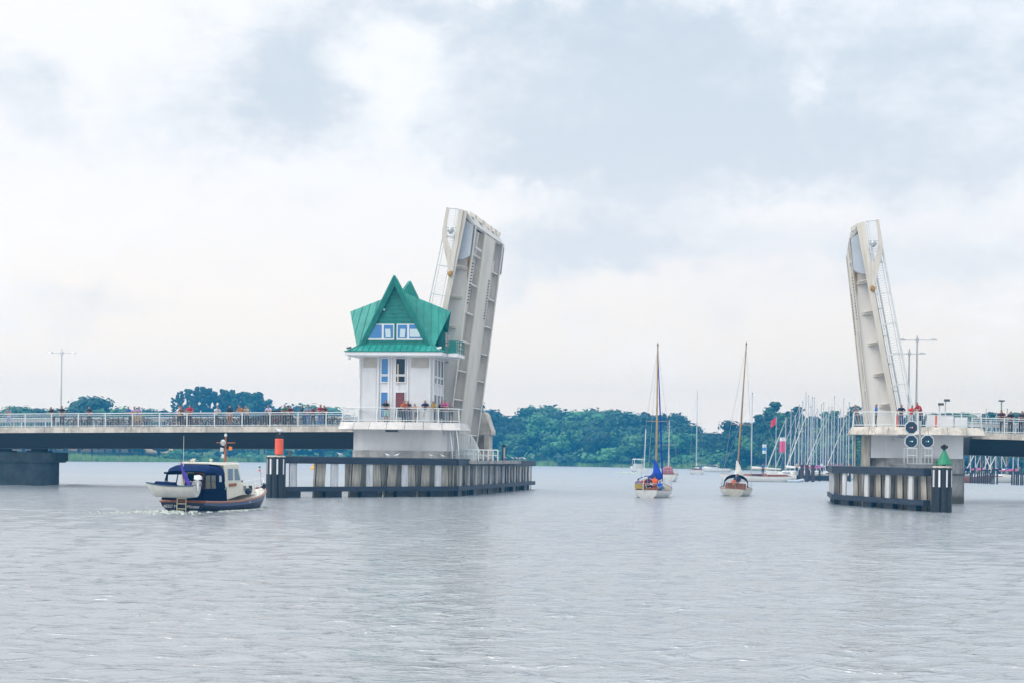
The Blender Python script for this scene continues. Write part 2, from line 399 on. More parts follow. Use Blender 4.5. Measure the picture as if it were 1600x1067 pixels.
# ================================================================== LAND
SHORE = [(-900, 420), (-260, 440), (-150, 482), (-110, 560), (-84, 640), (-20, 640), (7, 628), (45, 598), (75, 540), (100, 455), (135, 395), (170, 372), (260, 350), (900, 300)]
def shore_y(x):
    for (x0, y0), (x1, y1) in zip(SHORE, SHORE[1:]):
        if x <= x1: return y0+(y1-y0)*max(0, (x-x0)/(x1-x0))
    return SHORE[-1][1]
def land_z(x, y):
    d = y-shore_y(x)
    if d < 0: return -1.5
    return .25+.012*min(d, 300)+.35*math.sin(x*.03+y*.02)*min(1, d/40) + 11*max(0, min(1, (d-110)/90)) + (5.0*min(1, max(0, d-20)/70) if x < -135 else 5.0*min(1, max(0, d-20)/70)*max(0, 1-(x+135)/30) if x < -105 else 0)
def build_land():
    xs = np.concatenate([np.linspace(-1600, -420, 14), np.linspace(-400, 420, 140), np.linspace(440, 1600, 14)])
    ds = [-6, -1, 0, 1.5, 4, 8, 14, 22, 32, 45, 60, 80, 105, 140, 190, 260, 380, 600, 1000, 1800, 3400]
    v = []; f = []
    for d in ds:
        for x in xs:
            y = shore_y(x)+d+1.5*math.sin(x*.11)+2.5*math.sin(x*.037)
            v.append((x, y, land_z(x, y) if d > 0 else (-.02 if d == 0 else -1.2)))
    n = len(xs)
    for j in range(len(ds)-1):
        for i in range(n-1): f.append((j*n+i, j*n+i+1, (j+1)*n+i+1, (j+1)*n+i))
    me = bpy.data.meshes.new('land'); me.from_pydata(v, [], f); me.update()
    m = bpy.data.materials.new('meadow_and_field'); m.use_nodes = True; N = NT(m.node_tree); bs = N.n['Principled BSDF']
    oc = N.node('ShaderNodeTexCoord').outputs['Object']
    g = N.mix(N.sm(N.noise(oc, .08, 5, .6), .35, .65), (.06, .13, .03, 1), (.12, .19, .05, 1))
    sp = N.node('ShaderNodeSeparateXYZ'); N.l.new(oc, sp.inputs[0])
    corn = N.m('MULTIPLY', N.sm(sp.outputs[2], 2.6, 3.2), N.sm(sp.outputs[0], -118, -124))
    N.put(bs.inputs['Base Color'], N.mix(corn, g, (.70, .50, .26, 1))); bs.inputs['Roughness'].default_value = .95
    me.materials.append(m); tag(link('shore_ground', me), kind='structure')
build_land()
# river bed, so that the water has something under it
mb = MB(); mb.box(-1700, 1700, 5, 700, -5.2, -5.0)
tag(link('river_bed', mb.mesh('river_bed', mat('river_mud', (.06,.06,.05), .95))), kind='structure')

# reeds along the water's edge
def build_reeds():
    r = np.random.RandomState(5); v = []; f = []
    for i in range(15000):
        x = r.uniform(-230, 110) ; d = abs(r.normal(0, 3.5)); y = shore_y(x)+d+1.5*math.sin(x*.11)+2.5*math.sin(x*.037)-.5
        h = r.uniform(1.4, 2.5)*(.85+.25*math.sin(x*.13)+.15*math.sin(x*.41)); w = r.uniform(.12, .3); a = r.uniform(-1, 1); lean = r.normal(0, .2)
        z = max(-.1, min(.5, .012*d)); o = len(v)
        cx, sx = math.cos(a)*w, math.sin(a)*w
        v += [(x-cx, y-sx, z), (x+cx, y+sx, z), (x+lean+cx*.4, y, z+h*.7), (x+lean*1.3, y, z+h)]
        f += [(o, o+1, o+2), (o, o+2, o+3)]
    me = bpy.data.meshes.new('reeds'); me.from_pydata(v, [], f)
    me.materials.append(mat('reed_green', (.20,.36,.08), .8, .3, .12, col2=(.28,.40,.12)))
    tag(link('reeds', me), 'tall green reeds growing along the far water edge', 'reeds', kind='stuff')
build_reeds()

# ================================================================== TREES
M_leaves = mat('leaves_dark', (.018,.060,.028), .75, .4, .12, col2=(.045,.12,.045), rnd_val=.4)
M_leavesl = mat('leaves_light', (.06,.17,.06), .75, .35, .12, col2=(.10,.24,.08), rnd_val=.28)
M_bark = mat('bark', (.10,.08,.06), .9, .4, 2)
def crown_mesh(seed, kind):
    r = np.random.RandomState(seed); blobs = []
    if kind == 'round':
        for i in range(24):
            a = r.uniform(0, 6.28); e = r.uniform(-.45, 1.1); rr = r.uniform(.35, 1.05)
            blobs.append((3.6*rr*math.cos(a)*math.cos(e), 3.6*rr*math.sin(a)*math.cos(e), 8.0+4.9*math.sin(e)*rr, r.uniform(.8, 2.4)))
        n = 3800; H = 14
    elif kind == 'poplar':
        for i in range(52):
            z = 4.0+r.uniform(0, 1)**.9*18.3; w = 2.6*math.sin(min(1, (z-1.5)/7)*PI/2)*(1-max(0, z-15)/14)
            a = r.uniform(0, 6.28); q = r.uniform(.05, 1)
            blobs.append((w*q*math.cos(a), w*q*math.sin(a), z, r.uniform(.5, 1.05)))
        n = 3000; H = 24
    elif kind == 'bush':
        for i in range(16):
            a = r.uniform(0, 6.28); q = r.uniform(.0, 1)**.6
            blobs.append((3.4*q*math.cos(a), 3.4*q*math.sin(a), 1.2+r.uniform(0, 2.6)*(1-q*.6), r.uniform(.9, 1.6)))
        n = 1500; H = 5
    bl = np.array(blobs); vol = bl[:, 3]**2; pick = r.choice(len(bl), n, p=vol/vol.sum())
    c = bl[pick]; d = r.normal(size=(n, 3)); d /= np.linalg.norm(d, axis=1)[:, None]
    rad = c[:, 3:4]*np.where(r.rand(n, 1) < .12, r.uniform(1.0, 1.5, (n, 1)), r.uniform(.5, 1.08, (n, 1)))
    ctr = c[:, :3]+d*rad*np.array([1, 1, .8])
    s = r.uniform(.22, .52, (n, 1))
    u = np.cross(d, r.normal(size=(n, 3))); u /= np.linalg.norm(u, axis=1)[:, None]
    nn = d+.30*r.normal(size=(n, 3)); w = np.cross(u, nn); w /= np.linalg.norm(w, axis=1)[:, None]
    v = np.stack([ctr-u*s-w*s*.5, ctr+u*s*.3-w*s, ctr+u*s+w*s*.4, ctr-u*s*.4+w*s], 1).reshape(-1, 3)
    me = bpy.data.meshes.new('crown'); f = np.arange(4*n).reshape(n, 4)
    me.from_pydata(v.tolist(), [], f.tolist()); me.update(); return me, blobs, H
TREES = {}
def tree_proto(kind, light, k):
    key = (kind, light, k)
    if key not in TREES:
        if (kind, 0, k) in TREES: cm, blobs, H, tm = TREES[(kind, 0, k)]; cm = cm.copy(); cm.materials.clear()
        else:
            cm, blobs, H = crown_mesh(hash((kind == 'round', kind == 'bush', k)) % 9999 + 11*k, kind)
            mb = MB(); top = H*.72
            if kind != 'bush':
                mb.tube([(0,0,-.6), (.05,.03,top*.3), (-.1,.05,top*.65), (.05,-.05,top)], [.42,.32,.2,.06], 7)
                for b in blobs[::3]: mb.tube([(0,0,max(1.6, b[2]*.45)), (b[0]*.5, b[1]*.5, b[2]*.75), b[:3]], [.14,.09,.03], 5)
            else:
                for b in blobs[::3]: mb.tube([(0,0,-.3), (b[0]*.4, b[1]*.4, b[2]*.6), b[:3]], [.09,.06,.02], 5)
            tm = mb.mesh('trunk', M_bark)
        cm.materials.append(M_leavesl if light else M_leaves)
        TREES[key] = (cm, blobs, H, tm)
    return TREES[key]
def plant(x, y, h, kind, light, label, group, wid=1.0, name=None):
    cm, blobs, H, tm = tree_proto(kind, light, rnd.randrange(5 if kind == 'round' else 4))
    r = link(name or ('tree' if kind != 'bush' else 'bush'), None)
    r.location = (x, y, land_z(x, y)-.2); sc = h/H; r.scale = (sc*wid, sc*wid, sc); r.rotation_euler = (0, 0, rnd.uniform(0, 6.28))
    tag(r, label, 'tree' if kind != 'bush' else 'bush', group)
    link('crown', cm, r); link('trunk', tm, r)
    return r
def skyline(px, prof):
    for (a, b), (c, d) in zip(prof, prof[1:]):
        if px <= c: return b+(d-b)*max(0, (px-a)/(c-a))
    return prof[-1][1]
def wood(x0, x1, prof, back, label, group, kind='round', step=24, wid=1.3, rows=3, light=.38, hmin=7):
    """trees one can tell apart, in rows; the heights follow the wood's real skyline"""
    for row in range(rows):
        px = x0+rnd.uniform(0, step)
        while px < x1:
            top = skyline(px, prof)+(0, 9, 22)[min(row, 2)]*rnd.uniform(.6, 1.6)+rnd.uniform(-6, 14)
            Y = 600
            for _ in range(3):
                X = P(px, 700, Y).x; Y = shore_y(X)+(back, back*.6+8, 20)[min(row, 2)]+rnd.uniform(-4, 4)
            q = P(px, top, Y); h = q.z-land_z(q.x, q.y)
            if h > hmin: plant(q.x, Y, h, kind, rnd.random() < light, label, group, wid*rnd.uniform(.85, 1.2))
            px += step*rnd.uniform(.75, 1.3)*(1, .9, .85)[min(row, 2)]
# left of the tower
wood(-30, 262, [(-30,636),(0,632),(20,628),(45,634),(60,642),(70,640),(100,634),(150,634),(170,632),(200,630),(225,632),(262,640)], 60,
     'low leafy tree on the far shore showing above the left bridge railing', 'far shore trees left of the poplar clump', rows=2, wid=1.35)
plant(P(127,700,560).x, 575, P(127,612,575).z-land_z(-135, 575), 'round', False, 'single round tree rising highest behind the left bridge railing', 'far shore trees left of the poplar clump', 1.3)
for i in range(24):
    px = 272+i*6.4+rnd.uniform(-2, 2); top = skyline(px, [(265,618),(285,602),(320,598),(350,603),(380,603),(405,606),(425,622)])+rnd.uniform(-2, 5)
    Y = 672+rnd.uniform(-14, 14); q = P(px, top, Y)
    plant(q.x, Y, q.z-land_z(q.x, Y), 'poplar', False, 'tall poplar in the dense clump behind the left bridge deck', 'poplars in the tall clump', .92, 'poplar_tree')
wood(425, 560, [(425,626),(440,624),(452,634),(500,633),(530,632),(560,634)], 50, 'low tree seen between the poplar clump and the control tower', 'trees between poplars and tower', rows=2, wid=1.3)
wood(200, 560, [(200,694),(560,690)], 40, 'dark leafy tree seen under the left bridge deck', 'trees seen under the left deck', rows=2, wid=1.6, hmin=3, step=26)
# right of the tower
PR = [(735,620),(760,620),(775,628),(800,638),(825,634),(850,628),(870,636),(890,634),(910,631),(925,640),(950,632),(975,628),(1000,632),(1015,640),(1050,642),(1075,652),(1095,656),(1115,664),(1140,672),(1150,655),(1172,640)]
wood(690, 1160, PR, 70, 'broad dark tree in the wood between the tower and the right-hand pier', 'wood between the bridge piers', rows=3, wid=1.3, step=21)
for k in range(34):
    px = 742+k*12.6+rnd.uniform(-5, 5); Y = 600
    for _ in range(3): X = P(px, 700, Y).x; Y = shore_y(X)+rnd.uniform(7, 15)
    h = rnd.uniform(4.5, 9.5) if k % 5 else 13
    plant(X, Y, h, 'bush' if h < 8 else 'round', k % 3 != 0, 'rounded green bush in front of the wood by the far water', 'bushes before the wood', rnd.uniform(1.1, 1.6))
for k in range(24):
    px = -20+k*24+rnd.uniform(-8, 8); Y = 600
    for _ in range(3): X = P(px, 700, Y).x; Y = shore_y(X)+rnd.uniform(8, 14)
    if X > -118: plant(X, Y, rnd.uniform(2.5, 4.5), 'bush', True, 'light green bush on the bank seen under the left deck', 'bushes seen under the left deck', rnd.uniform(1.1, 1.8))
PM = [(1165,645),(1180,640),(1200,628),(1215,625),(1235,632),(1250,634),(1265,640),(1290,634),(1310,632),(1330,634),(1345,626),(1360,634),(1380,640)]
wood(1165, 1420, PM, 30, 'tall loose poplar behind the marina masts', 'poplars behind the marina', kind='poplar', rows=2, step=11, wid=1.45, light=.2)
wood(1165, 1420, [(1165,670),(1420,672)], 22, 'lower dark tree behind the marina masts', 'lower trees behind the marina', rows=2, step=15, wid=1.5, light=.3)
PQ = [(1425,640),(1440,636),(1455,627),(1475,634),(1500,625),(1515,632),(1530,640),(1545,634),(1560,630),(1580,642),(1600,634),(1640,632)]
wood(1425, 1640, PQ, 30, 'tall poplar showing above the right-hand bridge deck', 'poplars beyond the right-hand deck', kind='poplar', rows=2, step=11, wid=1.45, light=.2)
wood(1425, 1640, [(1425,668),(1640,670)], 20, 'lower tree showing behind the right-hand deck railing', 'lower trees beyond the right-hand deck', rows=2, step=15, wid=1.5, light=.3)
# cottage in the trees
t = Thing('cottage', 'small white cottage with dark roof among the far trees', 'house', (P(1122,712,585).x, 606, land_z(P(1122,712,585).x, 606)))
mb = MB(); mb.box(-3.5, 3.5, -2.5, 2.5, -.5, 3.4); t.part('wall', mb, M_white)
mb = MB(); mb.prism([(-3.9,-2.9,3.4),(-3.9,2.9,3.4),(-3.9,0,6)], (7.8,0,0)); t.part('roof', mb, mat('slate_roof', (.12,.11,.11), .8))

for x in (-2, 0, 2): mb = MB(); mb.box(x-.5, x+.5, -2.56, -2.45, 1, 2.3); t.part('window', mb, M_darkg)
# ================================================================== BRIDGE
def slab(mb, s0, s1, t0, t1, zt, zb, n=12):
    """slab following the deck's slight slope; zt/zb are offsets from the deck height"""
    rings = []
    for i in range(n+1):
        s = s0+(s1-s0)*i/n; z = zdeck(s)
        rings.append([(s,t0,z+zb), (s,t1,z+zb), (s,t1,z+zt), (s,t0,z+zt)])
    return mb.loft(rings)
def railing(T, s0, s1, t, pitch=2.5, h=1.2, bal=True, step=.15):
    mb = MB()
    n = max(2, int(abs(s1-s0)/2)); pl = [(s0+(s1-s0)*i/n) for i in range(n+1)]
    mb.tube([(s,t,zdeck(s)+h) for s in pl], .045, 6)
    root = T.part('railing', mb, M_rail)
    mb = MB(); mb.tube([(s,t,zdeck(s)+h-.17) for s in pl], .025, 5); mb.tube([(s,t,zdeck(s)+.12) for s in pl], .03, 5)
    T.part('rail_bar', mb, M_rail, root)
    k = int(abs(s1-s0)/pitch)+1
    for i in range(k):
        s = s0+i*pitch*(1 if s1 > s0 else -1); mb = MB(); z = zdeck(s)
        mb.box(s-.045, s+.045, t-.04, t+.04, z-.05, z+h-.02); mb.box(s-.10, s+.10, t-.09, t+.09, z-.02, z+.03)
        T.part('post', mb, M_rail, root)
    if bal:
        mb = MB(); s = min(s0, s1)
        while s < max(s0, s1):
            mb.cbox(s, t, zdeck(s)+(.12+h-.17)/2, .012, .012, h-.3); s += step
        T.part('balusters', mb, M_rail, root)
    return root
def barrier(T, s0, s1, t):
    mb = MB(); n = 10
    pl = [(s0+(s1-s0)*i/n) for i in range(n+1)]
    for a, b in zip(pl, pl[1:]): mb.bar((a,t,zdeck(a)+.68), (b,t,zdeck(b)+.68), .08, .28)
    s = min(s0, s1)+1
    while s < max(s0, s1): mb.box(s-.05, s+.05, t+.05, t+.17, zdeck(s), zdeck(s)+.72); s += 2
    T.part('guard_rail', mb, M_steel)
DT = 4.0
def deck(name, label, s0, s1, g0, g1):
    T = Thing(name, label, 'bridge', ((s0+s1)/2, 11, 3.5), bridge=True)
    E = DT+15
    mb = MB(); slab(mb, s0, s1, DT+.36, E-.36, 0, -.28); T.part('deck', mb, M_conc2)
    mb = MB(); slab(mb, s0, s1, DT, DT+.36, .03, -.47, 14)
    T.part('fascia', mb, M_conc)
    mb = MB(); slab(mb, s0, s1, E-.36, E, .03, -.47, 14); T.part('fascia', mb, M_conc)
    mb = MB(); rings = []
    for i in range(25):
        s = s0+(s1-s0)*i/24; z = zdeck(s); d = g0+(g1-g0)*i/24
        rings.append([(s,DT+2.9,z-d), (s,E-2.9,z-d), (s,E-1.9,z-.55), (s,E-.7,z-.285), (s,DT+.7,z-.285), (s,DT+1.9,z-.55)])
    mb.loft(rings); T.part('girder', mb, M_gird)
    mb = MB(); slab(mb, s0, s1, DT+3.4, E-3.4, .012, .004); T.part('carriageway', mb, mat('asphalt', (.05,.05,.052), .9, .3, 3))
    mb = MB(); s = s0+1
    while s < s1-3: mb.add([(s,11.44,zdeck(s)+.016),(s+2,11.44,zdeck(s+2)+.016),(s+2,11.56,zdeck(s+2)+.016),(s,11.56,zdeck(s)+.016)], [(0,1,2,3)]); s += 5
    T.part('lane_marking', mb, mat('road_paint', (.75,.75,.72), .7))
    for k in range(int((s1-s0)/7.5)):      # joints and stain marks of the fascia units
        s = s0+3+k*7.5; mb = MB(); mb.box(s-.02, s+.02, DT-.004, DT, zdeck(s)-.46, zdeck(s)+.02); T.part('fascia_joint', mb, M_dsteel)
    railing(T, s0 if s0 > 0 else s1, s1 if s0 > 0 else s0, DT+.18, step=.15)
    railing(T, s0 if s0 > 0 else s1, s1 if s0 > 0 else s0, E-.2, step=.3)
    barrier(T, s0, s1, DT+3.2)
    return T
deck('approach_bridge', 'long flat dark-girdered bridge deck with white railing left of the control tower', -68, -14.4, 1.74, 1.88)
deck('approach_bridge', 'short dark-girdered bridge deck at the right edge beyond the balcony', 36.6, 70, 1.74, 1.82)

# river pier under the left deck
T = Thing('river_pier', 'dark rounded concrete pier standing in the water under the far left deck', 'bridge pier', (-46, 7, -1), bridge=True)
def capsule(s0, s1, t0, t1, z, r, n=8):
    pts = []
    for cx, cy, a0 in ((s1-r, t0+r, -90), (s1-r, t1-r, 0), (s0+r, t1-r, 90), (s0+r, t0+r, 180)):
        for i in range(n+1):
            a = math.radians(a0+90*i/n); pts.append((cx+r*math.cos(a), cy+r*math.sin(a), z))
    return pts
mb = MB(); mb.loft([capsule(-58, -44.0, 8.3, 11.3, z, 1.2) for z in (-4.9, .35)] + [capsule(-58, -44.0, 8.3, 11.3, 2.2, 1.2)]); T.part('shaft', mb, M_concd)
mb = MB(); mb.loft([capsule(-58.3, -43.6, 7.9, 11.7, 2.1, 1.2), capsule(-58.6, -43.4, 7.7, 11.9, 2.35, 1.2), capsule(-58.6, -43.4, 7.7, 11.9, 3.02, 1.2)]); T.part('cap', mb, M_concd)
for s in (-55.5, -52.0, -48.8, -45.3):
    mb = MB(); z = zdeck(s)-1.86; mb.box(s-.9, s+.9, 8.2, 9.8, 3.02, (z+3.02)/2); mb.box(s-.55, s+.55, 8.4, 9.6, (z+3.02)/2, z+.02)
    T.part('bearing', mb, M_black)

# ------------------------------------------------------------------ bascule piers with their balconies
def arc(s0, s1, t0, bulge, n=20):
    """bow-fronted edge: points (s, t, ns, nt) from s0 to s1 bulging towards -t"""
    c = (s1-s0)/2; R = (c*c+bulge*bulge)/(2*bulge); cx = (s0+s1)/2; cy = t0-bulge+R; a = math.asin(c/R)
    return [(cx+R*math.sin(x), cy-R*math.cos(x), math.sin(x), -math.cos(x)) for x in np.linspace(-a, a, n+1)]
def balcony(T, s0, s1, t0, bulge, zf, stain=False, floor_t=3.0):
    A = arc(s0, s1, t0, bulge)
    mb = MB(); bt = .62
    prof = [(0.0, zf), (.30, zf-bt+.05), (.30, zf-bt), (-.35, zf-bt), (-.35, zf)]
    mb.loft([[(s+n1*o, t+n2*o, z) for o, z in prof] for s, t, n1, n2 in A], closed=True)
    # returns at both ends
    for e in (A[0], A[-1]):
        sg = -1 if e is A[0] else 1
        mb.loft([[(e[0]+sg*(o), tt, z) for o, z in prof] for tt in (e[1]-.02, floor_t)], closed=True)
    f = T.part('balcony_edge', mb, M_conc if stain else M_edge)
    for s, t, n1, n2 in arc(s0, s1, t0, bulge, 7)[1:-1]:
        j = MB(); j.bar((s+n1*.16, t+n2*.16, zf-.3), (s+n1*.305, t+n2*.305, zf-bt+.02), .03, .02); j.bar((s+n1*.004, t+n2*.004, zf), (s+n1*.3, t+n2*.3, zf-bt+.04), .03, .02); T.part('edge_joint', j, M_dsteel)
    mb = MB(); mb.prism([(s-n1*.3, t-n2*.3, zf-.4) for s, t, n1, n2 in A]+[(s1-.3, floor_t, zf-.4), (s0+.3, floor_t, zf-.4)], (0,0,.32))
    T.part('balcony_floor', mb, M_conc2)
    h = 1.15; ln = -.28
    mb = MB(); top = [(s+n1*ln, t+n2*ln, zf+h) for s, t, n1, n2 in A]
    mb.tube([(top[0][0]+.1, floor_t, zf+h)]+top+[(top[-1][0]-.1, floor_t, zf+h)], .05, 6)
    r = T.part('railing', mb, M_rail)
    mb = MB()
    for hh, rr in ((h-.2, .025), (.14, .035)):
        q = ln*hh/h-.12; mb.tube([(s+n1*q, t+n2*q, zf+hh) for s, t, n1, n2 in A], rr, 5)
    T.part('rail_bar', mb, M_rail, r)
    m = 6
    for e in arc(s0, s1, t0, bulge, m)+[None]:
        if e is None: break
        s, t, n1, n2 = e; q = -.12; mb = MB()
        mb.bar((s+n1*q, t+n2*q, zf), (s+n1*(ln), t+n2*(ln), zf+h-.03), .10, .05, up=(n1, n2, 0)); T.part('post', mb, M_rail, r)
    mb = MB()
    for s, t, n1, n2 in arc(s0, s1, t0, bulge, 74):
        q0 = ln*.14/h-.12; q1 = ln*(h-.2)/h-.12; mb.bar((s+n1*q0, t+n2*q0, zf+.14), (s+n1*q1, t+n2*q1, zf+h-.2), .016)
    T.part('balusters', mb, M_rail, r)
# LEFT pier
T = Thing('bascule_pier', 'white concrete pier carrying the control tower, with bow-fronted railed balcony', 'bridge pier', (-9.4, 6, -1), bridge=True)
mb = MB(); mb.box(-13.15, -5.5, .55, 3.2, 3.55, 5.31); mb.box(-14.2, -8.9, 3.21, 18.6, 1.0, 5.60); mb.box(-13.15, -5.5, .5, 3.1, 5.32, 5.46); T.part('wall', mb, M_wall)
mb = MB(); mb.loft([capsule(-13.55, -5.3, .25, 3.6, z, .4) for z in (-4.9, 3.5, 3.58)]); T.part('plinth', mb, M_plinth)
mb = MB(); mb.box(-13.9, -3.9, 3.62, 19, -4.9, 2.55); T.part('lower_base', mb, M_plinth)
mb = MB(); mb.cbox(-10.2, .42, 5.22, 1.0, .2, .22); T.part('light_bracket', mb, M_dsteel)
mb = MB(); mb.cbox(-6.3, .4, 5.1, .9, .35, .4); T.part('cable_box', mb, M_white)
balcony(T, -14.5, -4.45, .3, 1.35, 5.9, floor_t=3.4)
mb = MB(); mb.box(-14.6, -14.3, .3, 4.0, 5.28, 5.88); mb.box(-14.3, -12.9, 3.0, 4.2, 5.6, 5.86); T.part('end_wall', mb, M_white)
# far balcony with its concrete hood, seen past the raised leaf
s1, _ = B(765, 680, 20)
mb = MB(); mb.box(-10.5, s1-.1, 21.6, 22, 2.5, 5.2); mb.box(s1-.55, s1-.1, 20.2, 21.6, 2.5, 5.2); T.part('far_wall', mb, M_conc)
mb = MB(); mb.prism([(-10.5,20.2,5.22), (s1+.12,20.2,5.22), (s1+.12,20.2,5.55), (s1-.12,20.2,6.2), (s1-.42,20.2,7.1), (s1-.62,20.2,7.35), (-10.5,20.2,7.35)], (0,2.2,0)); T.part('far_hood', mb, M_conc)
mb = MB(); mb.box(-5.2, -3.0, .6, 22, 2.56, 2.85); T.part('landing', mb, M_conc2)
# fence bars sweeping down beside the leaf
mb = MB(); a, _ = B(719, 700, 1.5); b, _ = B(753, 700, 1.5)
for i in range(15):
    s = a+(b-a)*i/14; k = i/14; z = 4.95-(1.75*max(0, (k-.45)/.55)**1.3); mb.box(s-.035, s+.035, 1.5, 1.56, 3.0, z)
mb.tube([(a+(b-a)*k, 1.53, 4.95-(1.75*max(0, (k-.45)/.55)**1.3)) for k in np.linspace(0, 1, 12)], .04, 5)
T.part('screen_bars', mb, M_rail)
mb = MB(); c, _ = B(778, 705, 1.2)
mb.tube([(a, 1.2, 3.72), (c, 1.2, 3.72)], .05, 6); mb.tube([(a, 1.2, 3.3), (c, 1.2, 3.3)], .03, 5)
for i in range(9): s = a+(c-a)*i/8; mb.box(s-.04, s+.04, 1.16, 1.24, 2.85, 3.72)
mb.box(a-.1, b-.4, 1.3, 1.36, 2.86, 3.6); T.part('landing_railing', mb, M_rail)
# stair
T2 = Thing('access_stair', 'narrow steel stair between the balcony and the fender, right of the pier wall', 'stair', (-4.6, .2, 2.9), bridge=True)
sa, _ = B(703, 672, .1); sb, _ = B(713, 672, .1); sc, _ = B(708, 712, .1); sdd, _ = B(718, 712, .1)
for x, y in ((sa, sc), (sb, sdd)):
    mb = MB(); mb.bar((x, .3, 5.5), (y, -.2, 2.95), .07, .16); T2.part('stringer', mb, M_steel)
    mb = MB(); mb.tube([(x, .1, 5.9), (x, .0, 5.6), (y+.05, -.5, 3.7), (y+.05, -.4, 3.0)], .03, 5); T2.part('handrail', mb, M_rail)
for i in range(13):
    k = (i+.5)/13; mb = MB(); mb.box(sa+(sc-sa)*k, sb+(sdd-sb)*k, .3-.5*k-.13, .3-.5*k+.13, 5.5-2.55*k-.02, 5.5-2.55*k+.02); T2.part('tread', mb, M_steel)
# RIGHT pier
T = Thing('bascule_pier', 'stained concrete pier at the right with rusty bow-fronted balcony and grey wall', 'bridge pier', (32, 6, -1), bridge=True)
rl, rz = B(1361, 700, 1); rr, _ = B(1505, 700, 1)
mb = MB(); mb.box(rl, rr, 1.0, 18.6, 3.5, 5.3); T.part('wall', mb, M_wall)
mb = MB(); mb.loft([capsule(rl-.45, rr+.35, .75, 13.2, z, 3.0) for z in (-4.9, .5)]+[capsule(rl-.45, rr+.35, .75, 13.2, 3.49, 3.0)]); T.part('plinth', mb, M_plinth)
mb = MB(); mb.loft([capsule(rl-.5, rr+.4, .7, 13.25, z, 3.0) for z in (2.2, 2.32)]); T.part('drip_band', mb, M_dsteel)
mb = MB(); mb.box(rl-.75, rl-.05, 1.3, 2.3, 2.4, 5.3); T.part('pillar', mb, M_tan)
mb = MB(); mb.box(rl-1.32, rl-1.18, 1.2, 1.4, 2.4, 5.3); T.part('pillar', mb, M_tan)
mb = MB()
for i in range(12): mb.box(rl-1.17, rl-.76, 1.3, 1.36, 2.55+i*.23, 2.62+i*.23)
mb.box(rl-1.17, rl-1.12, 1.3, 1.36, 2.4, 5.3); mb.box(rl-.82, rl-.77, 1.3, 1.36, 2.4, 5.3)
T.part('ladder', mb, mat('green_ladder', (.02,.16,.16), .6))
mb = MB(); mb.tube([(rl+1.7,.8,5.1), (rl+3.2,.8,5.05), (rl+3.8,.8,4.75)], .05, 6); mb.ball((rl+1.7,.7,4.9), .12); T.part('conduit', mb, M_rail)
balcony(T, 27.1, 37.05, .2, 1.35, 5.92, stain=True, floor_t=4.4)
# small things standing on the right balcony
for px, tt, lb in ((1402, -.2, 'red barrier post on the right balcony behind the man in navy'), (1462.5, -.35, 'red barrier post on the right balcony, right of the signal mast')):
    s, _ = B(px, 665, tt); q = Thing('barrier_post', lb, 'barrier post', (s, tt, 5.85), group='red posts on the right balcony', bridge=True)
    mb = MB(); mb.box(s-.08, s+.08, tt-.08, tt+.08, 5.84, 6.85); q.part('post', mb, M_red)
    mb = MB(); mb.box(s-.16, s+.16, tt-.16, tt+.16, 5.83, 5.9); mb.box(s-.1, s+.1, tt-.1, tt+.1, 6.85, 6.92); q.part('foot', mb, M_dsteel)
s, _ = B(1487, 665, 1.0)
q = Thing('switch_cabinet', 'low pale switch cabinets behind the right balcony railing', 'cabinet', (s, 1.0, 5.84), bridge=True)
for k in range(3):
    mb = MB(); x = s-1.9+k*1.05; mb.box(x, x+.98, .8, 1.3, 5.84, 6.95-.1*k); mb.box(x+.06, x+.92, .78, .8, 5.95, 6.8-.1*k); q.part('door', mb, M_white)
for px, tp in ((1468, 632), (1477.5, 626), (1447, 655)):
    s, z = B(px, tp, 10.5); q = Thing('camera_post', {1468:'short thin post with camera head behind the right deck, nearer the leaf', 1477.5:'taller thin post with camera head behind the right deck', 1447:'stub post beside the foot of the right leaf'}[px], 'camera post', (s, 10.5, 5.5), bridge=True)
    mb = MB(); mb.tube([(s,10.5,5.5), (s,10.5,z)], .05, 6); q.part('pole', mb, M_rail)
    mb = MB(); mb.box(s-.12, s+.35, 10.4, 10.6, z-.05, z+.15); q.part('camera_head', mb, M_dsteel)
s, z = B(1565, 627, 12.5); q = Thing('light_mast', 'green mast with small head behind people at the far right deck', 'mast', (s, 12.5, 5.5), bridge=True)
mb = MB(); mb.tube([(s,12.5,5.5), (s,12.5,z)], .06, 6); q.part('pole', mb, mat('pale_green_paint', (.25,.45,.36), .5)); mb = MB(); mb.box(s-.25, s+.25, 12.4, 12.6, z, z+.12); q.part('lamp_head', mb, M_dsteel)

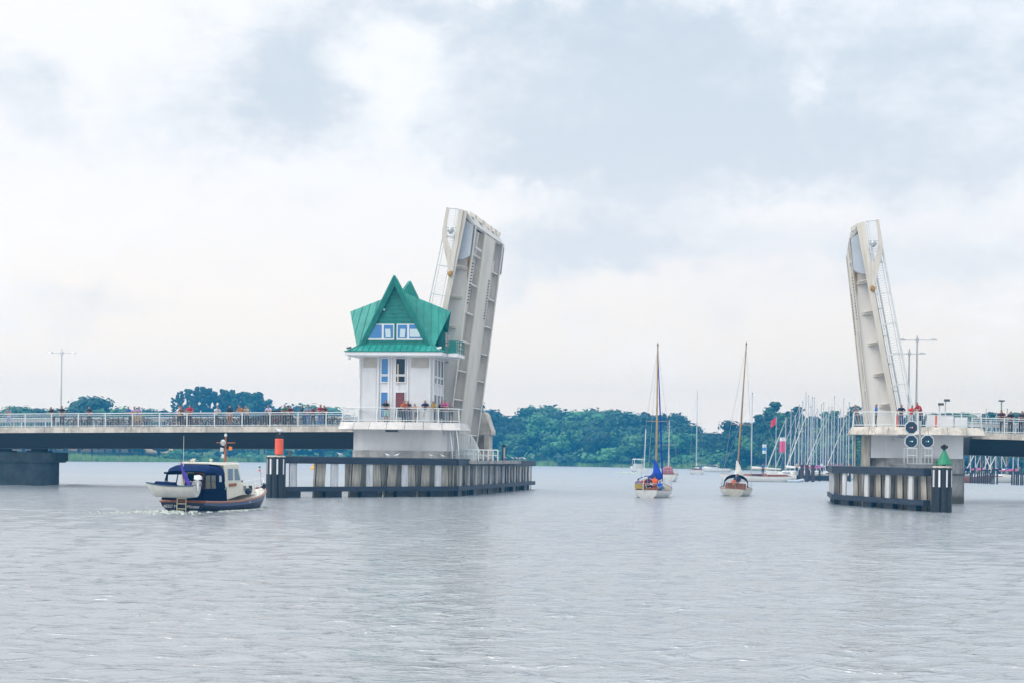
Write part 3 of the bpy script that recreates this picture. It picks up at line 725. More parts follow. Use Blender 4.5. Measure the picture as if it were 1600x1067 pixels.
# ------------------------------------------------------------------ bascule leaves
def leaf(mirror, label):
    f = (lambda s: 22.35-s) if mirror else (lambda s: s)
    dz = -1.4 if mirror else 0.0        # the right leaf stands a little deeper in its pier
    bot = 6.8 if mirror else 3.0
    D = lambda z: -5.39+(z-23.94)*.1954         # deck line
    Fl = lambda z: -4.44+(z-22.58)*.1198         # bottom flange line
    T = Thing('bascule_leaf', label, 'bridge leaf', (f(-7.5), 12, bot+.3), bridge=True)
    def q(s, t, z): return (f(s), t, z+dz)
    def plate(t0, t1, a, b, z0, z1, n=10):
        mb = MB(); rings = []
        for i in range(n+1):
            z = z0+(z1-z0)*i/n
            rings.append([q(a(z),t0,z), q(b(z),t0,z+(b(z)-a(z))*-.15), q(b(z),t1,z+(b(z)-a(z))*-.15), q(a(z),t1,z)])
        mb.loft(rings); return mb
    zb = 7.5 if mirror else 6.0; N0, N1 = 4.8, 20.1; G0, G1 = 6.0, 18.9
    T.part('deck_plate', plate(N0+.2, N1-.2, lambda z: D(z)-.02, lambda z: D(z)+.09, zb, 23.85, 8), M_leafw)
    T.part('road_surface', plate(N0+.3, N1-.3, lambda z: D(z)-.08, lambda z: D(z)-.022, zb+.1, 23.7, 6), mat('leaf_surface', (.14,.13,.13), .9, .2, 3))
    for t0, t1 in ((N0, N0+.2), (N1-.2, N1)):
        T.part('edge_beam', plate(t0, t1, lambda z: D(z)-.02, lambda z: D(z)+.42, zb, 23.95, 8), M_leaf)
    for t0 in (G0, G1-.06):
        T.part('girder_web', plate(t0, t0+.06, lambda z: D(z)+.095, lambda z: Fl(z)-.06, bot, 22.9), M_leafw)
        T.part('girder_flange', plate(t0-.22, t0+.26, lambda z: Fl(z)-.06, Fl, bot, 22.75), M_leaf)
    T.part('box_girder', plate(10.2, 14.9, lambda z: D(z)+.095, lambda z: Fl(z)-.03, bot, 22.8), M_leaf)
    for tt in (10.04, 14.92): T.part('girder_flange', plate(tt, tt+.14, lambda z: Fl(z)-.10, lambda z: Fl(z)+.02, bot, 22.7), M_leaf)
    for k in range(8):
        z = 20.6-k*2.45
        if z < bot+.8: continue
        for t0, t1 in ((6.075, 10.03), (15.07, 18.83)):
            z_ = z-(.5 if t0 > 10 else 0)
            mb = MB(); a = D(z_)+.1; b = Fl(z_)-.16; w = -.15*(b-a)
            mb.prism([q(a,t0,z_), q(b,t0,z_+w), q(b,t0,z_+w+.06), q(a,t0,z_+.06)], (0,t1-t0,0))
            mb.prism([q(b+.002,t0,z_+w-.02), q(b+.05,t0,z_+w-.02), q(b+.05,t0,z_+w+.09), q(b+.002,t0,z_+w+.09)], (0,t1-t0,0))
            T.part('cross_beam', mb, M_leafw)
    mb = MB()
    for t in (7.1, 8.1, 9.1, 16, 17, 18):
        mb.prism([q(D(zb)+.1,t,zb), q(D(zb)+.25,t,zb), q(D(22)+.25,t,22), q(D(22)+.1,t,22)], (0,.03,0))
    T.part('rib', mb, M_leafw)
    # panels closing the recesses between the girders
    for t0, t1 in ((6.07, 10.03), (15.07, 18.83)):
        T.part('recess_panel', plate(t0, t1, lambda z: D(z)+.30, lambda z: D(z)+(Fl(z)-D(z))*.62, zb+.2, 21.2), M_leafw)
    for k in range(8):
        z = 19.3-k*2.5
        if z < (8 if mirror else 6.4): continue
        mb = MB(); a = D(z)+.42; b = a+.85
        mb.prism([q(a,N0+.21,z), q(a+.25,N0+.21,z-.03), q(b,G0-.02,z-.12), q(a,G0-.02,z)], (0,0,.06))
        mb.prism([q(a,N0+.21,z-.004), q(b,G0-.02,z-.10), q(b,G0-.02,z-.30), q(a,G0-.5,z-.22)], (0,.02,-.001))
        T.part('bracket', mb, M_leaf)
    # curved skirts closing the tip's sides
    for t0, pts_ in ((5.36, [(722.4,339), (739.5,354), (734.2,399.5), (729.5,402.5), (724,404.8), (717,405.8), (710.6,405)]),):
        mb = MB(); mb.prism([q(*((lambda r: (r[0], t0, r[1]))(B(px, py, t0)))) for px, py in pts_], (0,.12,0)); T.part('side_skirt', mb, M_skirt)
        mb = MB(); mb.prism([q((lambda r: r[0])(B(px, py, t0)), 20.15, (lambda r: r[1])(B(px, py, t0))) for px, py in pts_], (0,.12,0)); T.part('side_skirt', mb, M_skirt)
    # crescent edge panel with its opening, traced in the plane of the deck edge
    out = [(697.7,323.7), (694.2,342), (691.0,360), (691.0,375), (694.6,393.5), (697.7,407), (700.0,422)]
    inn = [(702.2,325.5), (698.8,343), (697.2,358.6), (698.4,373), (703.5,390), (704.5,407), (704.0,424)]
    inr = [(717.0,327), (714.6,343), (712.5,358.6), (710.4,373), (707.5,388), (706.8,402), (706.0,424)]
    rgt = [(723.6,328), (721.4,343), (719.0,358.6), (716.4,373), (713.2,390), (710.6,404), (707.5,424)]
    def strip(A, Bq, t0, th, nm):
        mb = MB(); a = [B(*p_, t0) for p_ in A]; b = [B(*p_, t0) for p_ in Bq]; n = len(a)
        mb.loft([[q(a[i][0],t0,a[i][1]), q(b[i][0],t0,b[i][1]), q(b[i][0],t0+th,b[i][1]), q(a[i][0],t0+th,a[i][1])] for i in range(n)]); T.part(nm, mb, M_leaf)
    strip(out, inn, 4.66, .1, 'edge_panel'); strip(inr, rgt, 4.64, .12, 'edge_panel'); strip(inn[4:], inr[4:], 4.67, .06, 'edge_panel')
    mb = MB()
    for i in range(26):
        u = i/25; k = u*4.2; j = int(min(3, k)); w = k-j
        A = [inn[j][m]+(inn[j+1][m]-inn[j][m])*w for m in (0, 1)]; Z = [inr[j][m]+(inr[j+1][m]-inr[j][m])*w for m in (0, 1)]
        a = B(A[0], A[1], 4.8); b = B(Z[0], Z[1], 4.8); mb.tube([q(a[0],4.74,a[1]), q(b[0],4.74,b[1])], .05 if i in (0, 11) else .014, 4)
    for w in (.75, .93): mb.tube([q(*(lambda r: (r[0], 4.74, r[1]))(B(inn[j][0]+(inr[j][0]-inn[j][0])*w, inn[j][1], 4.8))) for j in range(5)], .022, 4)
    T.part('tip_railing', mb, M_rail)
    mb = MB(); mb.prism([q(D(23.8),N0+.2,23.87), q(D(23.8)+.35,N0+.2,23.85), q(Fl(22.7)-.02,N0+.9,22.82), q(Fl(22.7)-.25,N0+.9,22.7)], (0,14.2,0)); T.part('end_plate', mb, M_leafw)
    for t, w in ((6.3,.9), (9.6,.7), (10.6,.4), (13.6,.5), (15.6,.9), (17.8,.5)):
        mb = MB(); mb.prism([q(D(23.5)+.35,t,23.75), q(D(23.5)+.85,t,23.45), q(D(23.5)+.92,t,23.78), q(D(23.5)+.42,t,24.1)], (0,w,0)); T.part('lock_housing', mb, M_leaf)
    mb = MB(); mb.prism([q(D(22)+1.0,7.4,22.6), q(D(22)+1.3,7.4,22.4), q(Fl(21)-.1,7.4,20.9), q(Fl(21)-.4,7.4,20.9)], (0,.25,0)); T.part('locking_gear', mb, M_leafw)
    mb = MB(); mb.prism([q(Fl(20.9)-.1,6.5,20.9), q(Fl(20.9)+.1,6.5,20.9), q(Fl(21.1)+.1,6.5,21.1), q(Fl(21.1)-.1,6.5,21.1)], (0,2.6,0)); T.part('locking_bar', mb, M_leafw)
    for base_t, zz in ((6.3, 19.6), (14.2, 18.9)):
        for k in range(14):
            z = zz-k*.26; mb = MB(); mb.prism([q(Fl(z)-.02,base_t,z), q(Fl(z)+.07,base_t,z), q(Fl(z)+.07,base_t,z+.07), q(Fl(z)-.02,base_t,z+.07)], (0,.42,0)); T.part('rung', mb, M_black)
    h_ = B(701.5, 428, 4.6); mb = MB(); mb.ball(q(h_[0]+.08,4.6,h_[1]), (.22,.16,.26)); T.part('rusty_hinge', mb, M_rust)
    a = B(732, 404, 5.9); mb = MB(); mb.prism([q(a[0]-.08,5.93,a[1]), q(a[0]+.12,5.93,a[1]), q(a[0]-.1,5.93,a[1]-1.9)], (0,.03,0)); T.part('rust_streak', mb, M_rust)
    for t in (4.9, 20.0):
        z_lo = 8.2 if mirror else 6.8; rk = 1.5 if mirror else 1.0
        zs = np.linspace(z_lo, 21.8 if t < 10 else 23.6, 14)
        off = lambda z, o: q(D(z)-.02-o, t, z+o*.19)
        mb = MB(); mb.tube([off(z, 1.2) for z in zs], .05*rk*1.1, 6); r = T.part('railing', mb, M_rail)
        mb = MB()
        for o in (.98, .2): mb.tube([off(z, o) for z in zs], .028*rk, 5)
        T.part('rail_bar', mb, M_rail, r)
        for z in np.arange(z_lo+.1, zs[-1], 2.45): mb = MB(); mb.bar(off(z, 0), off(z, 1.2), .08*rk); T.part('post', mb, M_rail, r)
        mb = MB(); z = z_lo+.1
        while z < zs[-1]: mb.bar(off(z, .2), off(z, .98), .022*rk); z += .2
        T.part('balusters', mb, M_rail, r)
    a = B(704.5, 361, 4.6); mb = MB(); mb.ball(q(a[0],4.5,a[1]), (.22,.15,.3)); mb.prism([q(a[0]-.3,4.45,a[1]-.1), q(a[0]+.3,4.45,a[1]-.1), q(a[0]+.3,4.45,a[1]+.08), q(a[0]-.3,4.45,a[1]+.08)], (0,.12,0)); T.part('navigation_light', mb, M_steel)
    return T
leaf(False, 'raised bascule leaf behind the green-roofed tower, its ribbed underside showing')
leaf(True, 'raised bascule leaf at the right seen side-on with mesh walkway railing')

# ------------------------------------------------------------------ control house
T = Thing('control_tower', 'white bridge control tower with steep green star-shaped gabled roof', 'building', (-9.8, 2.9, 5.88), bridge=True)
s0, s1, t0, t1 = -12.92, -6.7, 0.0, 4.0
cz = 11.24
mb = MB(); mb.box(s0, s1, t0, t1, 5.88, cz+.02); T.part('wall', mb, M_wall)
for xa, xb in ((s0+.35, s0+1.45), (-8.55, s1-.2)): mb = MB(); mb.box(xa, xb, t0-.05, t0, 5.9, 10.35); T.part('wall_panel', mb, M_wall)
mb = MB()
for x in (s0+.02, s0+1.58, -10.42, -10.22, -8.85, -6.98): mb.box(x, x+.12, t0-.09, t0-.003, 5.9, cz)
for y in (.05, 1.35, 2.6, 3.8): mb.box(s1+.003, s1+.09, y, y+.14, 5.9, cz)
T.part('pilaster', mb, M_white)
for xa, xb in ((s0+.35, s0+1.5), (-8.5, s1-.15)): mb = MB(); mb.box(xa, xb, t0-.03, t0-.001, 10.4, 11.2); T.part('frieze_panel', mb, mat('beige_panel', (.50,.46,.40), .7, .1, 2))
def win(x0, x1, z0, z1, face='front', m=None, y=0, fr=.07, par=None, tilt=None):
    mb = MB()
    if face == 'front':
        for a, b, c, d in ((x0-fr, x0, z0-fr, z1+fr), (x1, x1+fr, z0-fr, z1+fr), (x0, x1, z0-fr, z0), (x0, x1, z1, z1+fr)): mb.box(a, b, y-.10, y-.002, c, d)
        g = MB(); g.box(x0, x1, y-.06, y-.002, z0, z1)
    else:
        for a, b, c, d in ((x0-fr, x0, z0-fr, z1+fr), (x1, x1+fr, z0-fr, z1+fr), (x0, x1, z0-fr, z0), (x0, x1, z1, z1+fr)): mb.box(y+.002, y+.10, a, b, c, d)
        g = MB(); g.box(y+.002, y+.06, x0, x1, z0, z1)
    w = T.part('window', mb, M_white, par); T.part('pane', g, m or M_darkg, w); return w
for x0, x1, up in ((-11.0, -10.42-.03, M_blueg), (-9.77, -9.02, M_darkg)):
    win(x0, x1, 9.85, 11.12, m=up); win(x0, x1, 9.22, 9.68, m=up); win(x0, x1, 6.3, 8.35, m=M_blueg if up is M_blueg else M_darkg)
for y0, y1 in ((.3, 1.15), (1.6, 2.45), (2.9, 3.6)):
    win(y0, y1, 9.75, 11.1, 'side', y=s1); win(y0, y1, 9.15, 9.6, 'side', y=s1); win(y0, y1, 6.3, 8.2, 'side', y=s1)
# a few warm things seen behind the glass: built as an interior blind and poster inside the pane's thickness
mb = MB(); mb.box(-9.68, -9.55, -.075, -.061, 9.0, 10.7); T.part('blind', mb, mat('cream_blind', (.6,.5,.35), .8))
mb = MB(); mb.box(-9.75, -9.1, -.075, -.061, 7.05, 8.3); T.part('reflector_panel', mb, mat('brick_red_panel', (.22,.05,.05), .5, .3, 4))
mb = MB(); mb.tube([(s1-.15,-.13,11.2), (s1-.15,-.13,5.95)], .05, 6); mb.tube([(s0+2.3-.6,-.1,11.2), (s0+2.3-.6,-.1,5.95)], .035, 6); T.part('downpipe', mb, M_rail)
# cornice / eaves
def ring(o, z, base=None): return [(s0-o, t0-o, z), (s1+o, t0-o, z), (s1+o, t1+o, z), (s0-o, t1+o, z)]
mb = MB(); mb.loft([ring(.55, cz), ring(.98, cz+.12), ring(.98, cz+.38), ring(.9, cz+.40)]); T.part('cornice', mb, M_white)
mb = MB(); mb.loft([ring(1.03, cz+.385), ring(1.03, cz+.46)]); T.part('gutter', mb, M_greend)
gz = cz+.46
mb = MB()   # low skirt roof
mb.loft([ring(.95, gz), ring(-.05, gz+.62), ]); T.part('skirt_roof', mb, M_green)
mb = MB()
for k in range(15):
    x = s0-.6+k*(s1-s0+1.2)/14; xi = min(max(x, s0+.1), s1-.1); mb.bar((x, t0-.94, gz+.03), (xi, t0+.03, gz+.63), .035, .04)
T.part('skirt_seams', mb, M_greend)
# the star roof: four A-gables, the front and rear ones tall, the side ones low with ridges running down outwards
C = Vector(((s0+s1)/2-.05, (t0+t1)/2, 16.75)); zb = gz+.08
FL, FR, BL, BR = Vector((s0-.12, t0-.12, zb)), Vector((s1-.12+.1, t0-.12, zb)), Vector((s0-.12, t1+.12, zb)), Vector((s1+.1, t1+.12, zb))
AF = Vector((C.x, t0-.75, 17.85)); AB = Vector((C.x, t1+.75, 17.95))
AL = Vector((s0-1.35, C.y, 15.1)); AR = Vector((s1+1.0, C.y, 15.1))
def roof_face(pts, name='roof_slope', m=M_green, th=.09, seams=5, seam_from=None):
    """a thick roof plane with standing seams running down the slope"""
    a, b, c = pts[0], pts[1], pts[2]; n = (b-a).cross(c-a).normalized()
    if n.z < 0: n = -n
    mb = MB(); mb.prism([p for p in pts], n*th)
    # a, b = ridge ends, c = foot
    for k in range(1, seams+1):
        u = k/(seams+.6); p = a.lerp(b, u)
        # direction down the slope
        d = (Vector((0,0,-1)) - n*(-n.z)); d.normalize()
        # stop at edge c-b or c-a
        best = None
        for e0, e1 in ((b, c), (c, a)):
            ev = e1-e0; m2 = ev.cross(n)
            den_ = d.dot(m2)
            if abs(den_) > 1e-6:
                tt = (e0-p).dot(m2)/den_
                h = p+d*tt
                w = (h-e0).dot(ev)/ev.length_squared
                if tt > .02 and -.01 <= w <= 1.01: best = tt if best is None else min(best, tt)
        if best: mb.cur = 1; mb.bar(p+n*(th+.012), p+d*best+n*(th+.012), .035, .05, up=tuple(n)); mb.cur = 0
    T.part(name, mb, [m, M_greend])
roof_face([AF, C, FR]); roof_face([C, AF, FL]); roof_face([AB, C, BR]); roof_face([C, AB, BL])
roof_face([C, AR, FR], seams=6); roof_face([AR, C, BR], seams=6); roof_face([C, AL, FL], seams=6); roof_face([AL, C, BL], seams=6)
# gable walls, set back under the rakes
def gable(A, L, R, inn, nm, boards):
    A2, L2, R2 = A+inn*.62-Vector((0,0,.75)), L+inn*.12, R+inn*.12
    mb = MB(); mb.prism([L2, R2, A2], inn*.12); g = T.part('gable_wall', mb, M_greend)
    mb = MB(); h = A2.z-L2.z
    mid = (L2+R2)/2; out = -inn
    for k in range(boards):
        u = (k+.5)/boards*.98; p0 = L2.lerp(A2, u); p1 = R2.lerp(A2, u)
        mb.bar(p0.lerp(p1, .04)+out*.025, p1.lerp(p0, .04)+out*.025, .05, .05)
    T.part('board_ribs', mb, M_green, g)
    for S, E in ((L, A), (R, A)):   # rake boards
        mb = MB(); d = (E-S).normalized(); side = inn
        w = (mid+Vector((0,0,3))-((S+E)/2)); w = (w-d*w.dot(d)).normalized()*.36
        mb.prism([S+out*.02, E+out*.02, E+out*.02+w*1.15-d*.25, S+out*.02+w+d*.3], inn*.10); T.part('rake_board', mb, M_greend)
    return g, A2, L2, R2
gf, A2, L2, R2 = gable(AF, FL, FR, Vector((0,1,0)), 'front', 16)
gable(AB, BR, BL, Vector((0,-1,0)), 'rear', 16)
gable(AR, FR, BR, Vector((-1,0,0)), 'right', 9)
gable(AL, BL, FL, Vector((1,0,0)), 'left', 9)
# the band of windows across the front gable (plane leans with the gable wall)
def gp(s, z, o=.06):
    k = (z-L2.z)/(A2.z-L2.z); return Vector((s, L2.y+(A2.y-L2.y)*k-o, z))
cx = C.x; z0, z1 = 12.78, 13.88
def pane_poly(pts, m, nm, par=None, o=.06, th=.05):
    mb = MB(); mb.prism([gp(s, z, o) for s, z in pts], (0, th, 0)); return T.part(nm, mb, m, par)
for sg in (-1, 1):
    fr = pane_poly([(cx+sg*.10, z0-.14), (cx+sg*2.35, z0-.14), (cx+sg*2.62, z0+.16), (cx+sg*2.02, z1+.07), (cx+sg*.10, z1+.07)], M_white, 'window', gf, .07, .05)
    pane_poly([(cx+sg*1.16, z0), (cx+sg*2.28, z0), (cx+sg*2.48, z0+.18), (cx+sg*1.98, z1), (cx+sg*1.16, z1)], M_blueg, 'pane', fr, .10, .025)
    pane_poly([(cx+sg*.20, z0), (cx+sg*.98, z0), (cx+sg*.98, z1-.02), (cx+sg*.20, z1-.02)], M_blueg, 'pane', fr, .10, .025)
    pane_poly([(cx+sg*.38, z0+.06), (cx+sg*.80, z0+.06), (cx+sg*.86, z0+.75), (cx+sg*.42, z0+.75)], mat('pale_screen', (.55,.68,.72), .3), 'screen', fr, .125, .02)
    if sg > 0: pane_poly([(cx+sg*1.22, z0+.1), (cx+sg*2.1, z0+.1), (cx+sg*1.95, z0+.75), (cx+sg*1.22, z0+.75)], MATS['pale_screen'], 'screen', fr, .125, .02)
mb = MB(); mb.ball(gp(cx-.95, 15.1, .15), .1); T.part('gable_lamp', mb, M_rail)
# upper side balcony
mb = MB(); mb.box(s1+1.0, s1+1.85, 1.0, 3.9, cz+.1, cz+.38); b_ = T.part('side_balcony', mb, M_white)
mb = MB(); zz = cz+.38
for z in (.35, .7, 1.05): mb.tube([(s1+1.0,1.05,zz+z), (s1+1.8,1.05,zz+z), (s1+1.8,3.85,zz+z), (s1+1.0,3.85,zz+z)], .03, 5)
for x, y in ((s1+1.1,1.05), (s1+1.8,1.05), (s1+1.8,2.0), (s1+1.8,3.0), (s1+1.8,3.85)): mb.tube([(x,y,zz), (x,y,zz+1.05)], .035, 5)
mb.box(s1+1.15, s1+1.7, 1.08, 1.12, zz+.05, zz+1.0)
T.part('side_railing', mb, M_greend, b_)
mb = MB(); mb.box(s1+.1, s1+.7, 1.3, 3.2, gz, 13.4); T.part('side_dormer', mb, M_greend)
mb = MB()
for y in (1.4, 2.3): mb.box(s1+.705, s1+.73, y, y+.8, gz+.5, 13.3)
T.part('side_glazing', mb, M_darkg)
for px, lb in ((545, 'l'), (686, 'r')):
    s, z = B(px, 545, -.95); mb = MB(); mb.tube([(s,-.9,cz+.4), (s,-.9,z)], .03, 5); mb.bar((s-.15,-1.0,z+.05), (s+.22,-1.05,z+.12), .16, .14); T.part('camera', mb, M_white if lb == 'r' else M_dsteel)
mb = MB(); s, z = B(546, 559, -.8); mb.lathe([(.08,0), (.12,.1), (.12,.3)], 8, (s,-.8,z-.15)); T.part('floodlight', mb, M_rail)
# public-address horn and rooftop rod
mb = MB(); s, z = B(698, 563, -.2); mb.lathe([(.05,0), (.12,-.2)], 8, (s,-.1,z)); T.part('horn', mb, M_dsteel)
# ================================================================== FENDERS
M_plank = mat('grey_tan_plank', (.50,.47,.41), .85, .2, 2, algae=.3, stretch=(4,4,.3), streak=.6, streak_col=(.16,.12,.08))
def fender(name, label, path, ztop, zlow, seed, bays, gaps, side=1):
    """guide fender along a plan path of world points; raking piles, face boards, top and bottom walings"""
    T = Thing(name, label, 'fender', (path[0][0], path[0][1], 0))
    base = Vector((path[0][0], path[0][1], 0)); r = random.Random(seed)
    pts = [Vector((x, y, 0))-base for x, y in path]
    for i, (a, b) in enumerate(zip(pts, pts[1:])):
        d = (b-a).normalized(); nrm = Vector((d.y, -d.x, 0))*side     # towards the channel / viewer
        z0, z1 = ztop[i], ztop[i+1]; L = (b-a).length
        up = Vector((0,0,1))
        mb = MB(); mb.prism([a+up*(z0-.48)+nrm*.30, a+up*(z0-.48)-nrm*.25, a+up*z0-nrm*.25, a+up*z0+nrm*.30], (b-a)+up*(z1-z0)); T.part('top_beam', mb, M_navy)
        mb = MB(); mb.prism([a+up*z0+up*.003-nrm*.9, a+up*z0+up*.003+nrm*.22, a+up*z0+up*.06+nrm*.22, a+up*z0+up*.06-nrm*.9], (b-a)+up*(z1-z0)); T.part('walkway_plank', mb, M_dsteel)
        mb = MB(); mb.prism([a+up*zlow+nrm*.30, a+up*zlow-nrm*.2, a+up*(zlow+.36)-nrm*.2, a+up*(zlow+.36)+nrm*.30], (b-a)); T.part('lower_beam', mb, M_navy)
        n = bays[i]
        for k in range(n):
            u = (k+.5+r.uniform(-.07, .07))/n; c = a.lerp(b, u); zt = z0+(z1-z0)*u-.48
            w = .30 if i == 0 else .17
            # channel-side face board
            mb = MB(); mb.prism([c-d*w+up*(zlow+.36)+nrm*.2, c+d*w+up*(zlow+.36)+nrm*.2, c+d*w+up*zt+nrm*.2, c-d*w+up*zt+nrm*.2], -nrm*.12); T.part('face_board', mb, M_board)
            mb = MB(); mb.prism([c+d*(w+.003)+up*(-1.2)+nrm*.10, c+d*(w+.09)+up*(-1.2)+nrm*.10, c+d*(w+.09)+up*zt+nrm*.12, c+d*(w+.003)+up*zt+nrm*.12], -nrm*.05); T.part('pile_shade_strip', mb, M_black)
            # pile block at the waterline
            mb = MB(); mb.prism([c-d*.75+up*-1.6+nrm*.12, c+d*.75+up*-1.6+nrm*.12, c+d*.75+up*(zlow-.003)+nrm*.12, c-d*.75+up*(zlow-.003)+nrm*.12], -nrm*.9)
            if k % (1 if i == 0 else 2) == 0: T.part('pile_foot', mb, M_black)
            # raking pile behind, leaning away along the fender
            for sgn in ((-1,) if (i, k) in gaps else (-1, 1)):
                lean = (.22+r.uniform(-.08, .08))*sgn; cc = c+d*(sgn*(L/n)*.27)-nrm*.25
                ww = .42 if i == 0 else .3
                mb = MB(); mb.prism([cc-d*ww+d*lean+up*-1.5, cc+d*ww+d*lean+up*-1.5, cc+d*ww-d*lean*.2+up*zt, cc-d*ww-d*lean*.2+up*zt], -nrm*.35); T.part('raking_pile', mb, M_tan)
                mb = MB(); e = cc+d*ww*sgn; mb.prism([e+d*lean+up*-1.5+nrm*.01, e+d*(lean+.06*sgn)+up*-1.5+nrm*.01, e+d*(-lean*.2+.06*sgn)+up*zt+nrm*.01, e-d*lean*.2+up*zt+nrm*.01], -nrm*.05); T.part('pile_shade_strip', mb, M_black)  # thin black strip standing in for the pile's shaded side
            # planking behind some bays
            if (i, k) not in gaps:
                mb = MB(); m = 7; wd = L/n/m
                for q in range(m):
                    e = c+d*(-L/n/2+q*wd)-nrm*.66; zr = r.uniform(-.04, .04)
                    mb.prism([e+d*.01+up*(zlow+.1+zr), e+d*(wd-.01)+up*(zlow+.1+zr), e+d*(wd-.01)+up*zt, e+d*.01+up*zt], -nrm*.06)
                T.part('planking', mb, M_plank)
    return T
LFP = [(-17.35, 124.6), (-4.55, 136.2), (2.1, 172.0)]
fender('guide_fender', 'long dark fender with pale boards and tan piles in front of the control tower pier', LFP, (2.98, 2.93, 2.78), .42, 1, (5, 12), {(0, 0), (0, 1)}, 1)
RFP = [(27.2, 111.6), (24.15, 127.2), (26.1, 139.5)]
fender('guide_fender', 'shorter dark fender with tan piles in front of the right-hand pier', RFP, (2.78, 2.8, 2.8), .36, 2, (4, 4), {(0, 3)}, -1)
def dolphin(x, y, ztop, r, label):
    T = Thing('fender_pile', label, 'pile', (x, y, 0))
    mb = MB()
    n = 8
    for k in range(n):
        a = 2*PI*k/n; mb.tube([(r*.72*math.cos(a), r*.72*math.sin(a), -4.8), (r*.72*math.cos(a), r*.72*math.sin(a), ztop)], r*.36, 8)
    mb.tube([(0,0,-4.8), (0,0,ztop-.1)], r*.7, 10); T.part('shaft', mb, M_black, smooth=True)
    for k in range(n):
        a = 2*PI*(k+.5)/n-.2; c = Vector((math.cos(a), math.sin(a), 0)); s = Vector((-c.y, c.x, 0)); mb = MB()
        p = c*r*1.02; mb.prism([p-s*r*.17+Vector((0,0,ztop-1.25)), p+s*r*.17+Vector((0,0,ztop-1.25)), p+s*r*.17+Vector((0,0,ztop-.14)), p-s*r*.17+Vector((0,0,ztop-.14))], -c*r*.25)
        T.part('white_strip', mb, M_white)
    mb = MB(); mb.lathe([(r*1.04, ztop-.02), (r*1.06, ztop+.05), (r*.9, ztop+.10)], 12); T.part('cap', mb, M_conc)
    return T
dx_, dy_ = -16.95+.0, 124.3
dolphin(-17.15, 124.15, 2.95, .66, 'black fender end pile with white strips under the red daymark')
dolphin(27.95, 110.9, 2.86, .62, 'black fender end pile with white strips under the green cone daymark')
p = P(788, 712, 158)
T = Thing('mooring_post', 'short white-and-black striped post standing on the far end of the tower fender', 'post', (p.x, p.y, 2.9))
mb = MB(); mb.tube([(0,0,-.1), (0,0,1.15)], .17, 10); T.part('shaft', mb, M_white); mb = MB(); [mb.box(x-.05, x+.05, -.19, -.13, .0, 1.1) for x in (-.15, .15)]; mb.lathe([(.22,1.15), (.22,1.3), (.1,1.4)], 10); T.part('cap', mb, M_black)
mb = MB(); mb.box(-.2,.2,-.2,.2,-6,-.0); T.part('pile', mb, M_black)
# red can daymark
p = P(436, 711, 124.1)
T = Thing('red_daymark', 'red cylinder daymark with black lantern on the left fender pile', 'daymark', (p.x, p.y, 3.02))
mb = MB(); mb.lathe([(.29, .12), (.31, .14), (.31, 1.22), (.27, 1.26)], 14); mb.cur = 0; T.part('cylinder', mb, M_red, smooth=True)
mb = MB(); mb.tube([(0,0,0), (0,0,.14)], .12, 8); mb.box(-.25,.25,-.25,.25,-.02,.03); T.part('foot', mb, M_rust)
mb = MB(); mb.lathe([(.1,1.26), (.13,1.34), (.16,1.36), (.16,1.5), (.2,1.52), (.2,1.56), (.05,1.62)], 10); mb.box(-.26,-.1,-.08,.08,1.36,1.46); mb.box(.1,.26,-.08,.08,1.36,1.5); T.part('lantern', mb, M_black)
p2 = P(452.5, 711, 124.0); q = Thing('bollard', 'small dark bollard beside the red daymark', 'bollard', (p2.x, 124.05, 3.02))
mb = MB(); mb.lathe([(.12,-.02), (.12,.3), (.18,.32), (.18,.4)], 10); q.part('body', mb, M_dsteel)
# green cone daymark
p = P(1475, 728, 110.9)
T = Thing('green_daymark', 'green cone daymark with black lantern on the right fender pile', 'daymark', (p.x, 110.9, 2.94))
mb = MB(); mb.lathe([(.53,.12), (.53,.17), (.06,1.1)], 16); T.part('cone', mb, M_sgreen)
mb = MB(); mb.tube([(0,0,0), (0,0,.14)], .1, 8); mb.box(-.3,.3,-.3,.3,-.02,.03); T.part('foot', mb, M_rust)
mb = MB(); mb.lathe([(.08,1.08), (.12,1.14), (.2,1.16), (.2,1.22), (.1,1.24), (.1,1.42), (.03,1.46)], 10)
for k in range(5): a = 2*PI*k/5; mb.box(.18*math.cos(a)-.05, .18*math.cos(a)+.05, .18*math.sin(a)-.05, .18*math.sin(a)+.05, 1.2, 1.36)
T.part('lantern', mb, M_black)
q = Thing('bollard', 'small green-grey bollard beside the green daymark', 'bollard', (27.55, 110.9, 2.94)); mb = MB(); mb.lathe([(.1,-.02), (.1,.25), (.15,.28), (.15,.36)], 10); q.part('body', mb, mat('green_grey_paint', (.08,.14,.1), .6))

# ------------------------------------------------------------------ ship traffic signals
YS = 127.5
c0 = P(1437.5, 722, YS)
T = Thing('ship_signal', 'ship signal mast with three octagonal lamp boards before the right pier', 'traffic signal', (c0.x, YS, 3.1))
def loc(px, py): v = P(px, py, YS); return v-Vector((c0.x, YS, 3.1))
mb = MB(); mb.tube([(0,.12,.05), (0,.12,loc(1437,657).z)], .09, 8); T.part('mast', mb, M_steel)
mb = MB(); a = loc(1416, 723).x; b = loc(1455.5, 723).x
mb.box(a, b, -.3, .9, -.04, .04); T.part('platform', mb, M_steel)
for xa, xb in ((a+.03, -.3), (.3, b-.03)):
    mb = MB()
    for x in (xa, xb): mb.tube([(x,-.27,.04), (x,-.27,1.15)], .025, 5); mb.tube([(x,.85,.04), (x,.85,1.15)], .025, 5); mb.tube([(x,-.27,1.12), (x,.85,1.12)], .025, 5)
    for z in (.6, 1.12): mb.tube([(xa,-.27,z), (xb,-.27,z)], .025, 5)
    T.part('platform_rail', mb, M_rail)
